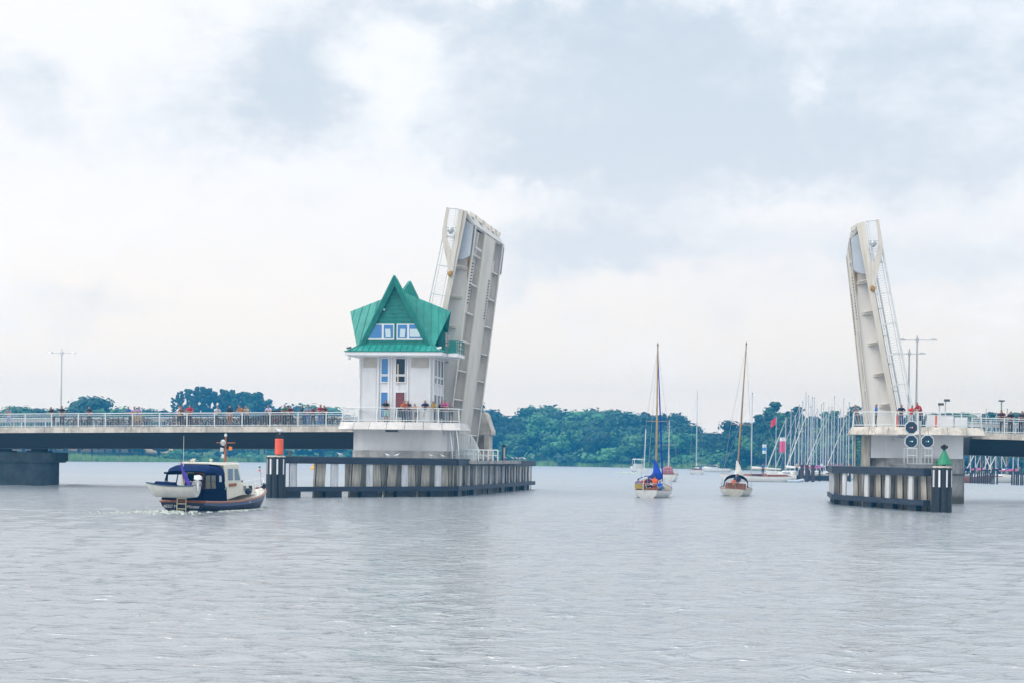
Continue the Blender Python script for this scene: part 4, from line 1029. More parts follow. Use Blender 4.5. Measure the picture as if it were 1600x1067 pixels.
mb = MB(); mb.bar((a+.3,.7,-.08), (a+.3,9.5,-.08), .12, .12); mb.bar((b-.3,.7,-.08), (b-.3,9.5,-.08), .12, .12); T.part('support_arm', mb, M_steel)
for (px, py), lamps in (((1423.7, 667.3), ('off', 'red')), ((1423.5, 688.9), ('off', 'green')), ((1448.8, 688.9), ('off', 'green'))):
    c = loc(px, py); R = .53
    oc_ = lambda r, y: [(c.x+r*math.cos(PI/8+k*PI/4), y, c.z+r*math.sin(PI/8+k*PI/4)) for k in range(8)]
    mb = MB(); mb.prism(oc_(R, -.06), (0,.06,0)); bd = T.part('signal_board', mb, M_rail)
    mb = MB(); mb.prism(oc_(R-.075, -.075), (0,.013,0)); T.part('board_face', mb, mat('navy_board', (.012,.035,.07), .4), bd)
    for dx, kd in ((-.09, lamps[0]), (.06, lamps[1])):
        mb = MB(); mb.tube([(c.x+dx,-.11,c.z), (c.x+dx,-.074,c.z)], .045, 10)
        T.part('lamp', mb, {'off': mat('lamp_off', (.35,.42,.48), .3), 'red': mat('lamp_red', (.9,.25,.2), .3, emit=((1,.2,.15), 1.2)), 'green': mat('lamp_green', (.3,.8,.6), .3, emit=((.3,1,.7), .7))}[kd], bd)
    mb = MB(); mb.bar((c.x,.0,c.z), (0,.12,c.z), .06); T.part('bracket', mb, M_steel)

# ------------------------------------------------------------------ street lamps
def lamp(px, ptop, parm, span, t, label):
    s, z = B(px, ptop, t); _, za = B(px, parm, t); zd = zdeck(s)
    T = Thing('street_lamp', label, 'street lamp', (s, t, zd), bridge=True, group='double-armed street lamps on the bridge')
    mb = MB(); mb.tube([(s,t,zd-.05), (s,t,zd+3), (s,t,z)], [.12,.09,.06], 8); T.part('pole', mb, M_rail)
    mb = MB(); mb.tube([(s-span,t,za), (s+span,t,za)], .035, 6); mb.box(s-.14,s+.14,t-.1,t+.1,za-.12,za+.12); T.part('arm', mb, M_rail)
    for e in (-1, 1):
        mb = MB(); x0 = s+e*span*.62; x1 = s+e*span*1.05
        mb.loft([[(x,t-w,za-.03), (x,t+w,za-.03), (x,t+w*.6,za+h), (x,t-w*.6,za+h)] for x, w, h in ((x0,.07,.05), (x0+(x1-x0)*.3,.14,.11), (x0+(x1-x0)*.8,.13,.09), (x1,.05,.02))]); T.part('lamp_head', mb, M_steel)
lamp(96.5, 545, 551.5, 1.35, 11.5, 'thin double-armed street lamp on the left bridge deck')
lamp(1433.5, 525, 531.5, 1.55, 11.5, 'nearer, taller street lamp right of the raised right leaf')
lamp(1421, 545, 552.5, 1.35, 18.6, 'farther street lamp partly hidden by the right leaf railing')

# ================================================================== PEOPLE
def skinned(joints, edges, root=0, sub=1):
    me = bpy.data.meshes.new('b'); me.from_pydata([j[0] for j in joints], edges, [])
    o = bpy.data.objects.new('tmp_b', me); COL.objects.link(o)
    m = o.modifiers.new('s', 'SKIN'); m.use_smooth_shade = True
    for i, j in enumerate(joints):
        sv = me.skin_vertices[0].data[i]; r = j[1]; sv.radius = r if isinstance(r, tuple) else (r, r); sv.use_root = (i == root)
    if sub: o.modifiers.new('d', 'SUBSURF').levels = sub
    dg = bpy.context.evaluated_depsgraph_get(); r = bpy.data.meshes.new_from_object(o.evaluated_get(dg))
    bpy.data.objects.remove(o); return r
def seg_d(p, a, b):
    ab = b-a; t = max(0, min(1, (p-a).dot(ab)/max(1e-9, ab.length_squared))); return (p-a-ab*t).length
def pose_joints(kind):
    V = Vector
    if kind == 'lean':
        J = dict(pel=(0,.10,.96), wai=(0,.06,1.10), che=(0,-.08,1.31), nec=(0,-.17,1.46), hd=(0,-.25,1.57), top=(0,-.25,1.68), shL=(.18,-.11,1.40), elL=(.27,-.27,1.18), wrL=(.12,-.45,1.19), haL=(.05,-.50,1.19))
        legs = dict(hiL=(.09,.09,.90), knL=(.10,.05,.50), anL=(.11,.10,.09), toL=(.13,-.08,.04))
    elif kind == 'stand':
        J = dict(pel=(0,0,.97), wai=(0,0,1.11), che=(0,-.01,1.33), nec=(0,.0,1.48), hd=(0,-.02,1.61), top=(0,-.01,1.72), shL=(.19,0,1.42), elL=(.26,.02,1.14), wrL=(.27,-.09,.90), haL=(.26,-.13,.83))
        legs = dict(hiL=(.09,0,.91), knL=(.10,-.02,.50), anL=(.11,.03,.09), toL=(.14,-.15,.04))
    elif kind == 'cross':
        J = dict(pel=(0,.03,.97), wai=(0,.02,1.11), che=(0,-.02,1.33), nec=(0,-.04,1.47), hd=(0,-.10,1.59), top=(0,-.10,1.70), shL=(.19,-.02,1.41), elL=(.29,-.15,1.20), wrL=(.08,-.27,1.24), haL=(.01,-.28,1.26))
        legs = dict(hiL=(.09,0,.91), knL=(.12,-.03,.50), anL=(.15,.03,.09), toL=(.20,-.14,.04))
    elif kind == 'sit':
        J = dict(pel=(0,.05,.12), wai=(0,.06,.26), che=(0,.02,.48), nec=(0,0,.63), hd=(0,-.05,.75), top=(0,-.04,.86), shL=(.18,.01,.57), elL=(.25,-.10,.33), wrL=(.16,-.32,.30), haL=(.12,-.40,.30))
        legs = dict(hiL=(.10,.0,.10), knL=(.13,-.42,.16), anL=(.13,-.45,-.30), toL=(.14,-.62,-.36))
    J.update(legs); J = {k: Vector(v) for k, v in J.items()}
    for k in list(J):
        if k.endswith('L'): v = J[k]; J[k[:-1]+'R'] = Vector((-v.x, v.y, v.z))
    if kind == 'lean': J['wrR'].z += .02; J['haR'].y -= .03
    return J
RAD = dict(pel=(.15,.11), wai=(.135,.10), che=(.165,.115), nec=.055, hd=(.078,.095), top=(.06,.075), sh=.062, el=.043, wr=.028, ha=.03, hi=.09, kn=.058, an=.038, to=.035)
EDG = [('pel','wai'), ('wai','che'), ('che','nec'), ('nec','hd'), ('hd','top')]+[(a+s, b+s) for s in 'LR' for a, b in (('sh','el'), ('el','wr'), ('wr','ha'), ('hi','kn'), ('kn','an'), ('an','to'))]+[('che','shL'), ('che','shR'), ('pel','hiL'), ('pel','hiR')]
def person_proto(kind):
    J = pose_joints(kind); names = list(J); ix = {n: i for i, n in enumerate(names)}
    js = [(tuple(J[n]), RAD.get(n, RAD.get(n[:-1]))) for n in names]
    me = skinned(js, [(ix[a], ix[b]) for a, b in EDG], ix['pel'])
    segs = [(a, b, J[a], J[b]) for a, b in EDG]
    bm = bmesh.new(); bm.from_mesh(me); bm.verts.ensure_lookup_table(); bm.normal_update()
    lab = []
    for v in bm.verts:
        best = min(segs, key=lambda s: seg_d(v.co, s[2], s[3])-.04*(s[0] == 'che' and s[1] == 'nec')); a, b = best[0], best[1]
        t = (v.co-best[2]).dot(best[3]-best[2])/(best[3]-best[2]).length_squared; k = b.rstrip('LR')
        if (a, b) == ('hd', 'top') or (a, b) == ('nec', 'hd'):
            r = v.co-J['hd']
            L = 'hair' if (b == 'top' or t > .75) and (r.y > -.035 or r.z > .075) else 'skin'
            if r.y < -.06 and abs(r.x) < .03 and -.02 < r.z < .03: v.co.y -= .022       # nose
        elif a in ('wai', 'che') or (a == 'pel' and b == 'wai' and t > .35): L = 'top'
        elif k == 'el': L = 'top' if t < .75 else 'skin'
        elif k == 'wr': L = 'sleeve'
        elif k == 'ha': L = 'skin'
        elif k in ('hi', 'wai'): L = 'leg'
        elif k == 'kn': L = 'leg'
        elif k == 'an': L = 'calf' if t < .8 else 'shoe'
        else: L = 'shoe'
        lab.append(L)
    def shell(ls, off, nm):
        out = MB(); vm = {}
        for f in bm.faces:
            if all(lab[v.index] in ls for v in f.verts):
                fi = []
                for v in f.verts:
                    if v.index not in vm: vm[v.index] = len(out.v); out.v.append(tuple(v.co+v.normal*off))
                    fi.append(vm[v.index])
                out.f.append(tuple(fi)); out.mi.append(0)
        m = bpy.data.meshes.new(nm); m.from_pydata(out.v, [], out.f); m.polygons.foreach_set('use_smooth', [True]*len(m.polygons)); m.materials.append(M_skin); return m
    res = dict(shirt=shell(('top',), .014, 'shirt'), long=shell(('top','sleeve'), .014, 'shirt'), trousers=shell(('leg','calf'), .013, 'trousers'),
               shorts=shell(('leg',), .016, 'shorts'), hair=shell(('hair',), .016, 'hair'), shoes=shell(('shoe',), .010, 'shoes'))
    # hands: palm, four fingers of different lengths and a thumb, grown onto each wrist
    hb = MB()
    for s in 'LR':
        h = J['ha'+s]; d = (J['ha'+s]-J['wr'+s]).normalized(); sd_ = d.cross(Vector((0,0,1))).normalized(); up = sd_.cross(d)
        for i, ln in enumerate((.070, .080, .074, .056)):
            r0 = h+sd_*(.024-.016*i)+d*.005; hb.tube([r0, r0+d*ln*.55, r0+d*ln*.85-up*.022], [.009,.008,.006], 5)
        sg = 1 if s == 'L' else -1; r0 = h-d*.03+sd_*.03*sg; hb.tube([r0, r0+sd_*.028*sg+d*.03, r0+sd_*.03*sg+d*.055-up*.01], [.010,.009,.007], 5)
    for e in (-1, 1): hb.ball(tuple(J['hd']+Vector((e*.082, .005, .0))), (.012,.02,.03), 6, 4)      # ears
    tmp = hb.mesh('h', M_skin); bm.from_mesh(tmp)
    body = bpy.data.meshes.new('person'); bm.to_mesh(body); bm.free(); body.materials.clear(); body.materials.append(M_skin)
    body.polygons.foreach_set('use_smooth', [True]*len(body.polygons)); res['body'] = body
    hm = MB(); c = J['top']; hm.lathe([(.115,-.03), (.12,0), (.09,.05), (.02,.07)], 10, tuple(c)); hm.add([(c.x-.08,c.y-.09,c.z-.02), (c.x+.08,c.y-.09,c.z-.02), (c.x+.06,c.y-.20,c.z-.035), (c.x-.06,c.y-.20,c.z-.035)], [(0,1,2,3)]); res['cap'] = hm.mesh('cap', M_skin)
    return res
PP = {k: person_proto(k) for k in ('lean', 'stand', 'cross', 'sit')}
def cloth(c): return mat('cloth_%02x%02x%02x' % tuple(int(x*255) for x in c), c, .85, .2, 9)
HAIR = dict(dark=(.015,.012,.010), brown=(.08,.04,.02), blond=(.42,.28,.12), grey=(.35,.34,.33), red=(.30,.06,.02), white=(.6,.6,.6))
def person(pos, rz, pose, label, top, legs, hair='dark', shorts=False, long=False, cap=None, scale=1.0, group=None):
    pr = PP[pose]; o = link('person', pr['body']); o.location = pos; o.rotation_euler = (0,0,rz); o.scale = (scale,)*3
    tag(o, label, 'person', group)
    def sub(n, me, m):
        c = link(n, me, o); c.material_slots[0].link = 'OBJECT'; c.material_slots[0].material = m
    sub('shirt', pr['long' if long else 'shirt'], cloth(top)); sub('shorts' if shorts else 'trousers', pr['shorts' if shorts else 'trousers'], cloth(legs))
    sub('hair', pr['hair'], mat('hair_'+hair, HAIR[hair], .7, .3, 20)); sub('shoes', pr['shoes'], cloth((.05,.05,.06)))
    if cap: sub('cap', pr['cap'], cloth(cap))
    return o
BLK=(.015,.015,.02); NAV=(.012,.02,.07); WHT=(.65,.65,.68); LAV=(.45,.38,.60); RED=(.55,.02,.03); ORA=(.65,.12,.01); GRN=(.06,.16,.07); TEA=(.02,.07,.09); GRY=(.20,.23,.28); PNK=(.55,.10,.28); YEL=(.55,.36,.04); BLU=(.03,.14,.45); BEI=(.5,.38,.25)
def on_deck(px, t, pose, label, top, legs, **k):
    if 'z' not in k: t += 4
    s, _ = B(px, 650, t); z = zdeck(s) if 'z' not in k else k.pop('z')
    p = bw(s, t, z); rz = -TH+k.pop('turn', 0)+random.Random(int(px*7)).uniform(-.35, .35)
    k['scale'] = k.get('scale', 1.0)*1.08
    return person(p, rz, pose, label, top, legs, **k)
G = 'people leaning on the left bridge railing'
for a in [
    (14, .72, 'cross', 'person in plaid top and pale blue trousers at the far left end of the railing', GRY, (.35,.42,.62), dict(hair='brown')),
    (82, .72, 'lean', 'person in black left of the street lamp pole', BLK, BLK, {}),
    (97, .70, 'lean', 'taller person in black standing in line with the street lamp pole', BLK, (.03,.03,.05), dict(scale=1.05)),
    (140, .72, 'cross', 'person in dark shirt holding something pale among parked bicycles', BLK, BLK, dict(hair='brown')),
    (203, .72, 'lean', 'person in blue shirt beside two people in pale tops', BLU, BLK, dict(hair='blond')),
    (211, .78, 'lean', 'person in pale pink top and white cap between two companions', (.60,.45,.55), BEI, dict(cap=WHT, shorts=True)),
    (218, .72, 'lean', 'person in lavender shirt, right one of the huddled three', LAV, BEI, dict(hair='grey', shorts=True)),
    (280, 1.3, 'stand', 'person with white top standing back beside the one in red', WHT, BLK, dict(hair='brown')),
    (284, .72, 'lean', 'person with brown hair and dark top left of the one in red', (.2,.1,.08), BLK, dict(hair='brown')),
    (296.5, .70, 'lean', 'person with bright red top and red hair in front of the poplars', RED, BLK, dict(hair='red', scale=1.06)),
    (338, .72, 'lean', 'person in white shirt leaning at the railing below the poplars', WHT, BLK, dict(hair='brown', turn=.5)),
    (359, .75, 'stand', 'person with long dark hair in black top and orange-brown shorts', BLK, (.3,.1,.04), dict(hair='dark', shorts=True)),
    (377, .72, 'lean', 'person in orange-brown shirt with dark hair', (.45,.17,.03), BLK, dict(turn=-.5, scale=1.04)),
    (386, .72, 'lean', 'blond person in beige patterned top right of the orange shirt', BEI, BLK, dict(hair='blond')),
    (421, .72, 'lean', 'bald-looking person in pale lavender shirt leaning over the railing', (.58,.50,.68), BLK, dict(hair='brown', scale=1.03)),
    (445, .72, 'lean', 'person in green shirt with folded arms on the railing', GRN, BLK, dict(hair='brown', scale=1.03)),
    (454.5, .72, 'lean', 'person in black and red right of the green shirt', (.12,.02,.02), BLK, dict(hair='brown')),
    (475, .95, 'lean', 'person in dark teal jacket leaning to the left', TEA, TEA, dict(hair='brown', long=True, turn=-.8)),
    (481, .72, 'cross', 'person in grey-blue shirt and blue jeans', (.2,.3,.42), (.05,.12,.35), dict(hair='brown')),
    (489, .72, 'cross', 'child in dark red top with orange trim near the balcony end', (.18,.03,.03), BLK, dict(hair='brown', scale=.92)),
    (500.5, .72, 'lean', 'person in crimson shirt and blue jeans near the balcony end', (.42,.02,.04), (.04,.10,.35), dict(hair='brown', scale=1.04)),
    (508, .72, 'lean', 'dark-haired person in dark clothes, last one before the balcony', (.10,.03,.03), (.03,.05,.15), dict(hair='dark')),
]:
    on_deck(a[0], a[1], a[2], a[3], a[4], a[5], group=G, **a[6])
G = 'people on the control tower balcony'
def tb(px):   # distance of the balcony rail line from the deck edge
    s, _ = B(px, 650, -1); u = (s+9.47)/5.02; return .3-1.35*(1-u*u)+.28+.42
for a in [
    (603, 'lean', 'person in black shirt and mint shorts alone at the left of the tower balcony', BLK, (.35,.72,.66), dict(shorts=True, scale=1.02)),
    (631, 'lean', 'person in bright orange shirt on the tower balcony', ORA, NAV, dict(hair='brown')),
    (639, 'lean', 'person in black vest with bare arms beside the orange shirt', (.06,.03,.05), (.10,.12,.2), dict(hair='brown')),
    (650, 'lean', 'child in pale top and dark shorts in the middle of the tower balcony', (.6,.42,.35), NAV, dict(shorts=True, scale=.88)),
    (664.5, 'lean', 'bald person in navy shirt leaning wide on the tower balcony rail', NAV, (.3,.25,.2), dict(hair='grey', scale=1.03)),
    (677.5, 'lean', 'person in yellow and blue top on the tower balcony', YEL, (.06,.08,.16), dict(hair='dark')),
    (690, 'stand', 'person in dark jacket standing behind the one in pink', NAV, NAV, dict(hair='dark', long=True)),
    (696, 'lean', 'taller person in pink shirt near the right end of the tower balcony', PNK, GRY, dict(hair='dark', scale=1.07)),
    (704.5, 'lean', 'person in black and white at the very right end of the tower balcony', (.3,.3,.33), BLK, dict(hair='brown')),
]:
    t = tb(a[0])+(.75 if a[1] == 'stand' else 0)
    on_deck(a[0], t, a[1], a[2], a[3], a[4], z=5.85, group=G, **a[5])
G = 'people on the right-hand balcony and deck'
def tr(px):
    s, _ = B(px, 650, -1); u = (s-32.07)/4.98; return .2-1.35*max(0, 1-u*u)+.28+.42
for a in [
    (1339, 'lean', 'person in grey shirt with dark hair at the left end of the right balcony', GRY, BLK, dict(turn=-.9)),
    (1369, 'stand', 'person in blue jacket walking behind the right balcony rail', BLU, BLK, dict(turn=-1.4, long=True)),
    (1408, 'lean', 'person in navy shirt and jeans leaning on the right balcony rail', NAV, (.03,.07,.22), dict(hair='brown')),
    (1424, 'lean', 'person in red and white striped shirt above the signal boards', (.72,.05,.05), WHT, dict(scale=.97)),
    (1437, 'lean', 'tallest person in plain red shirt and navy trousers by the signal mast', (.40,.03,.04), NAV, dict(scale=1.1, turn=-.8)),
]:
    t = tr(a[0])+(.5 if a[1] == 'stand' else 0)
    o = on_deck(a[0], t, a[1], a[2], a[3], a[4], z=5.85, group=G, **a[5])
on_deck(1566, .72, 'lean', 'broad person in dark maroon shirt at the far right railing, leftmost of three', (.08,.02,.03), BLK, hair='dark', scale=1.06, group=G)
on_deck(1579, .72, 'lean', 'person in black shirt, middle one of three at the far right railing', BLK, BLK, hair='red', group=G)
on_deck(1596, .72, 'lean', 'person in dark clothes with tanned head at the right picture edge', (.04,.04,.07), BLK, hair='brown', scale=1.03, group=G)

# ================================================================== BICYCLES AND CAR
def bicycle():
    T = Thing('bicycle', 'parked bicycle on the bridge footway', 'bicycle')
    for x in (-.52, .52):
        mb = MB(); mb.tube([(x+.34*math.cos(a), 0,   .34+.34*math.sin(a)) for a in np.linspace(0, 2*PI, 17)[:-1]], .032, 5, closed=True); w = T.part('wheel', mb, M_black)
        mb = MB(); [mb.bar((x, 0, .34), (x+.32*math.cos(a), 0, .34+.32*math.sin(a)), .008) for a in np.linspace(0, 2*PI, 11)[:-1]]; mb.tube([(x,-.05,.34), (x,.05,.34)], .025, 6); T.part('spokes', mb, M_steel, w)
    mb = MB()
    bb, st, hd, rr, ff = (-.05,0,.30), (-.22,0,.82), (.38,0,.86), (-.52,0,.34), (.52,0,.34)
    for a, b in ((bb, st), (bb, (.40,0,.78)), ((-.2,0,.76), hd), (bb, rr), ((-.2,0,.76), rr)): mb.tube([a, b], .028, 6)
    T.part('frame', mb, M_black)
    mb = MB(); mb.tube([hd, (.44,0,.62), ff], .018, 6); mb.tube([(.36,0,.86), (.34,0,1.02), (.30,0,1.05)], .016, 6); T.part('fork', mb, M_dsteel)
    mb = MB(); mb.tube([(.16,.28,1.02), (.30,.2,1.06), (.34,0,1.04), (.30,-.2,1.06), (.16,-.28,1.02)], .015, 6); T.part('handlebar', mb, M_black)
    mb = MB(); mb.loft([[(x,-w,z), (x,w,z), (x,w*.7,z+.05), (x,-w*.7,z+.05)] for x, w, z in ((-.38,.09,.88), (-.26,.08,.87), (-.10,.025,.88))]); T.part('saddle', mb, M_black)
    mb = MB(); mb.box(-.75,-.35,-.07,.07,.72,.745); mb.tube([(-.05,-.1,.30), (-.05,.1,.30)], .06, 8); T.part('carrier', mb, M_dsteel)
    return T.o
bike = bicycle(); index_children()
BP = [(287,.3),(293,.1),(337,.3),(358,.3),(372,.15),(379,.3),(386,.1),(449,.3),(187,.0),(228,.2),(112,.0), (121,.1), (131,.2), (155,.0), (164,.15), (172,.1), (180,.2), (200,.25), (222,.1), (268,.2), (275,.1), (303,.0), (311,.25), (320,.1), (329,.2), (345,.05), (352,.2), (366,.1), (394,.2), (404,.1), (413,.25), (430,.1), (438,.2), (461,.1), (468,.2), (517,.1), (524,.2), (532,.15)]
FCOL = [('black', (.012,.012,.015)), ('silver', (.4,.42,.45)), ('dark red', (.25,.02,.02)), ('navy', (.02,.04,.15)), ('white', (.6,.6,.6))]
for i, (px, dt) in enumerate(BP):
    b = bike if i == 0 else copy_tree(bike)
    t = 5.15+dt*2.2; s, _ = B(px, 655, t); b.location = bw(s, t, zdeck(s)+.003); b.rotation_euler = (random.Random(i).uniform(-.1, .1), 0, -TH+random.Random(i+9).uniform(-.5, .5)+(PI if i % 3 == 0 else 0))
    cn, cc = FCOL[(i*7) % 5 if i % 2 else 0]
    b['group'] = 'bicycles standing behind the left bridge railing'
    place = ('left deck below the single round tree' if px < 190 else 'left deck below the gap left of the poplars' if px < 262 else 'left deck below the poplar clump' if px < 425 else 'left deck between poplars and tower' if px < 500 else 'deck end beside the tower balcony')
    b['label'] = f'{cn} bicycle on the {place}'
    for ch in [x for x in bpy.data.objects if x.parent is b]:
        if ch.name.startswith('frame'): ch.material_slots[0].link = 'OBJECT'; ch.material_slots[0].material = mat('bike_'+cn.replace(' ', '_'), cc, .35)
# a white car waiting on the carriageway behind the railing
CT = 7.9
s, _ = B(430, 655, CT)
T = Thing('parked_car', 'dark car waiting on the left deck behind the railing', 'car', (s, CT, zdeck(s)), bridge=True); z = zdeck(s)+.02
def car_profile(y, inset, pts): return [(s+x, y, z+h) for x, h in pts]
body = [(-2.1,.35), (-2.15,.7), (-1.9,.88), (-1.0,.96), (1.6,1.0), (2.0,.92), (2.08,.4), (1.8,.25), (-1.9,.25)]
mb = MB(); mb.prism([(s+x,CT-.85,z+h) for x, h in body], (0,1.7,0)); T.part('body', mb, mat('dark_car_paint', (.012,.018,.035), .25, coat=1.0))
mb = MB(); mb.loft([[(s+x,y,z+h) for x, h in ((-1.0,.95), (-.25,1.42), (1.0,1.45), (1.65,.99))] for y in (CT-.75, CT+.75)]); T.part('cabin', mb, M_darkg)
mb = MB(); mb.prism([(s+x,CT-.65,z+h) for x, h in ((-.3,1.425), (.95,1.455), (.9,1.49), (-.2,1.47))], (0,1.3,0)); T.part('roof', mb, MATS['dark_car_paint'])
for x in (-1.3, 1.3):
    for y in (CT-.86, CT+.68):
        mb = MB(); mb.tube([(s+x,y,z+.31), (s+x,y+.2,z+.31)], .31, 14); w = T.part('wheel', mb, M_black); mb = MB(); mb.tube([(s+x,y-.01,z+.31), (s+x,y+.21,z+.31)], .18, 10); T.part('rim', mb, M_steel, w)
for y in (CT-.75, CT+.5): mb = MB(); mb.box(s-2.17,s-2.08,y,y+.3,z+.6,z+.75); T.part('headlight', mb, M_rail)
# ================================================================== BOATS
class Hull:
    def __init__(s, L, Bm, fs, fb, draft=.5, tw=.75, rake=.6, dip=.12, full=2.2, trake=0.0):
        s.L, s.B, s.fs, s.fb, s.dr, s.tw, s.rake, s.dip, s.full, s.tr = L, Bm, fs, fb, draft, tw, rake, dip, full, trake
    def half(s, t):
        return s.B/2*(s.tw+(1-s.tw)*math.sin(PI/2*min(1, t/.45))) if t < .45 else s.B/2*max(0.012, 1-((t-.45)/.55)**s.full)
    def sheer(s, t): return s.fs+(s.fb-s.fs)*t**1.8-s.dip*math.sin(PI*t)
    def pt(s, t, a, side, out=0.0):
        """a: 0 keel .. 1 sheer"""
        h = s.half(t); zs = s.sheer(t); zk = -s.dr*(1-.35*t*t) if t < .98 else -s.dr*.5
        if t < .2: zk = -s.dr*(.45+.55*t/.2)
        z = zk+(zs-zk)*a**1.15; y = (h+out)*math.sin(min(1, a*1.02)*PI/2)**.62 if a > 0 else 0
        x = t*s.L - s.rake*(1-a)**1.4*max(0, (t-.5)/.5)**2 + s.tr*(1-a)*max(0, 1-t/.25)
        return Vector((x, side*y, z))
    def shell(s, n=18, m=9, a0=0, a1=1, out=0):
        mb = MB(); rings = []
        for i in range(n+1):
            t = i/n; r = [s.pt(t, a0+(a1-a0)*k/m, -1, out) for k in range(m, -1, -1)]+[s.pt(t, a0+(a1-a0)*k/m, 1, out) for k in range((1 if a0 == 0 else 0), m+1)]
            rings.append(r)
        mb.loft(rings, closed=False, cap0=False, cap1=False)
        return mb
    def transom(s):
        mb = MB(); m = 9; r = [s.pt(0, k/m, -1) for k in range(m, -1, -1)]+[s.pt(0, k/m, 1) for k in range(1, m+1)]
        r = [p-Vector((.012,0,0)) for p in r]; mb.prism(r, (.05,0,0)); return mb
    def deck(s, inset=.03, dz=-.04, n=18):
        mb = MB(); rings = []
        for i in range(n+1):
            t = i/n*.985; h = max(.01, s.half(t)-inset); z = s.sheer(t)+dz
            rings.append([Vector((t*s.L, -h, z)), Vector((t*s.L, 0, z+.04)), Vector((t*s.L, h, z)), Vector((t*s.L, 0, z-.05))])
        mb.loft(rings); return mb
    def rail(s, r, dz=0, n=20, t0=0, t1=1, out=.01):
        mb = MB()
        L = [Vector((t*s.L, -(s.half(t)+out), s.sheer(t)+dz)) for t in np.linspace(t0, t1, n)]
        R = [Vector((t*s.L, (s.half(t)+out), s.sheer(t)+dz)) for t in np.linspace(t0, t1, n)]
        mb.tube(L, r, 6); mb.tube(R, r, 6)
        return mb
def trunk_cabin(x0, x1, w0, w1, z0, h0, h1, slope=.35, inset=.12):
    mb = MB(); mb.loft([[(x0,-w0,z0), (x0,w0,z0), (x0,w0-inset,z0+h0), (x0,0,z0+h0+.06), (x0,-w0+inset,z0+h0)],
        [(x1,-w1,z0+.05), (x1,w1,z0+.05), (x1-slope,max(.05,w1-inset),z0+h1), (x1-slope,0,z0+h1+.05), (x1-slope,-max(.05,w1-inset),z0+h1)]]); return mb

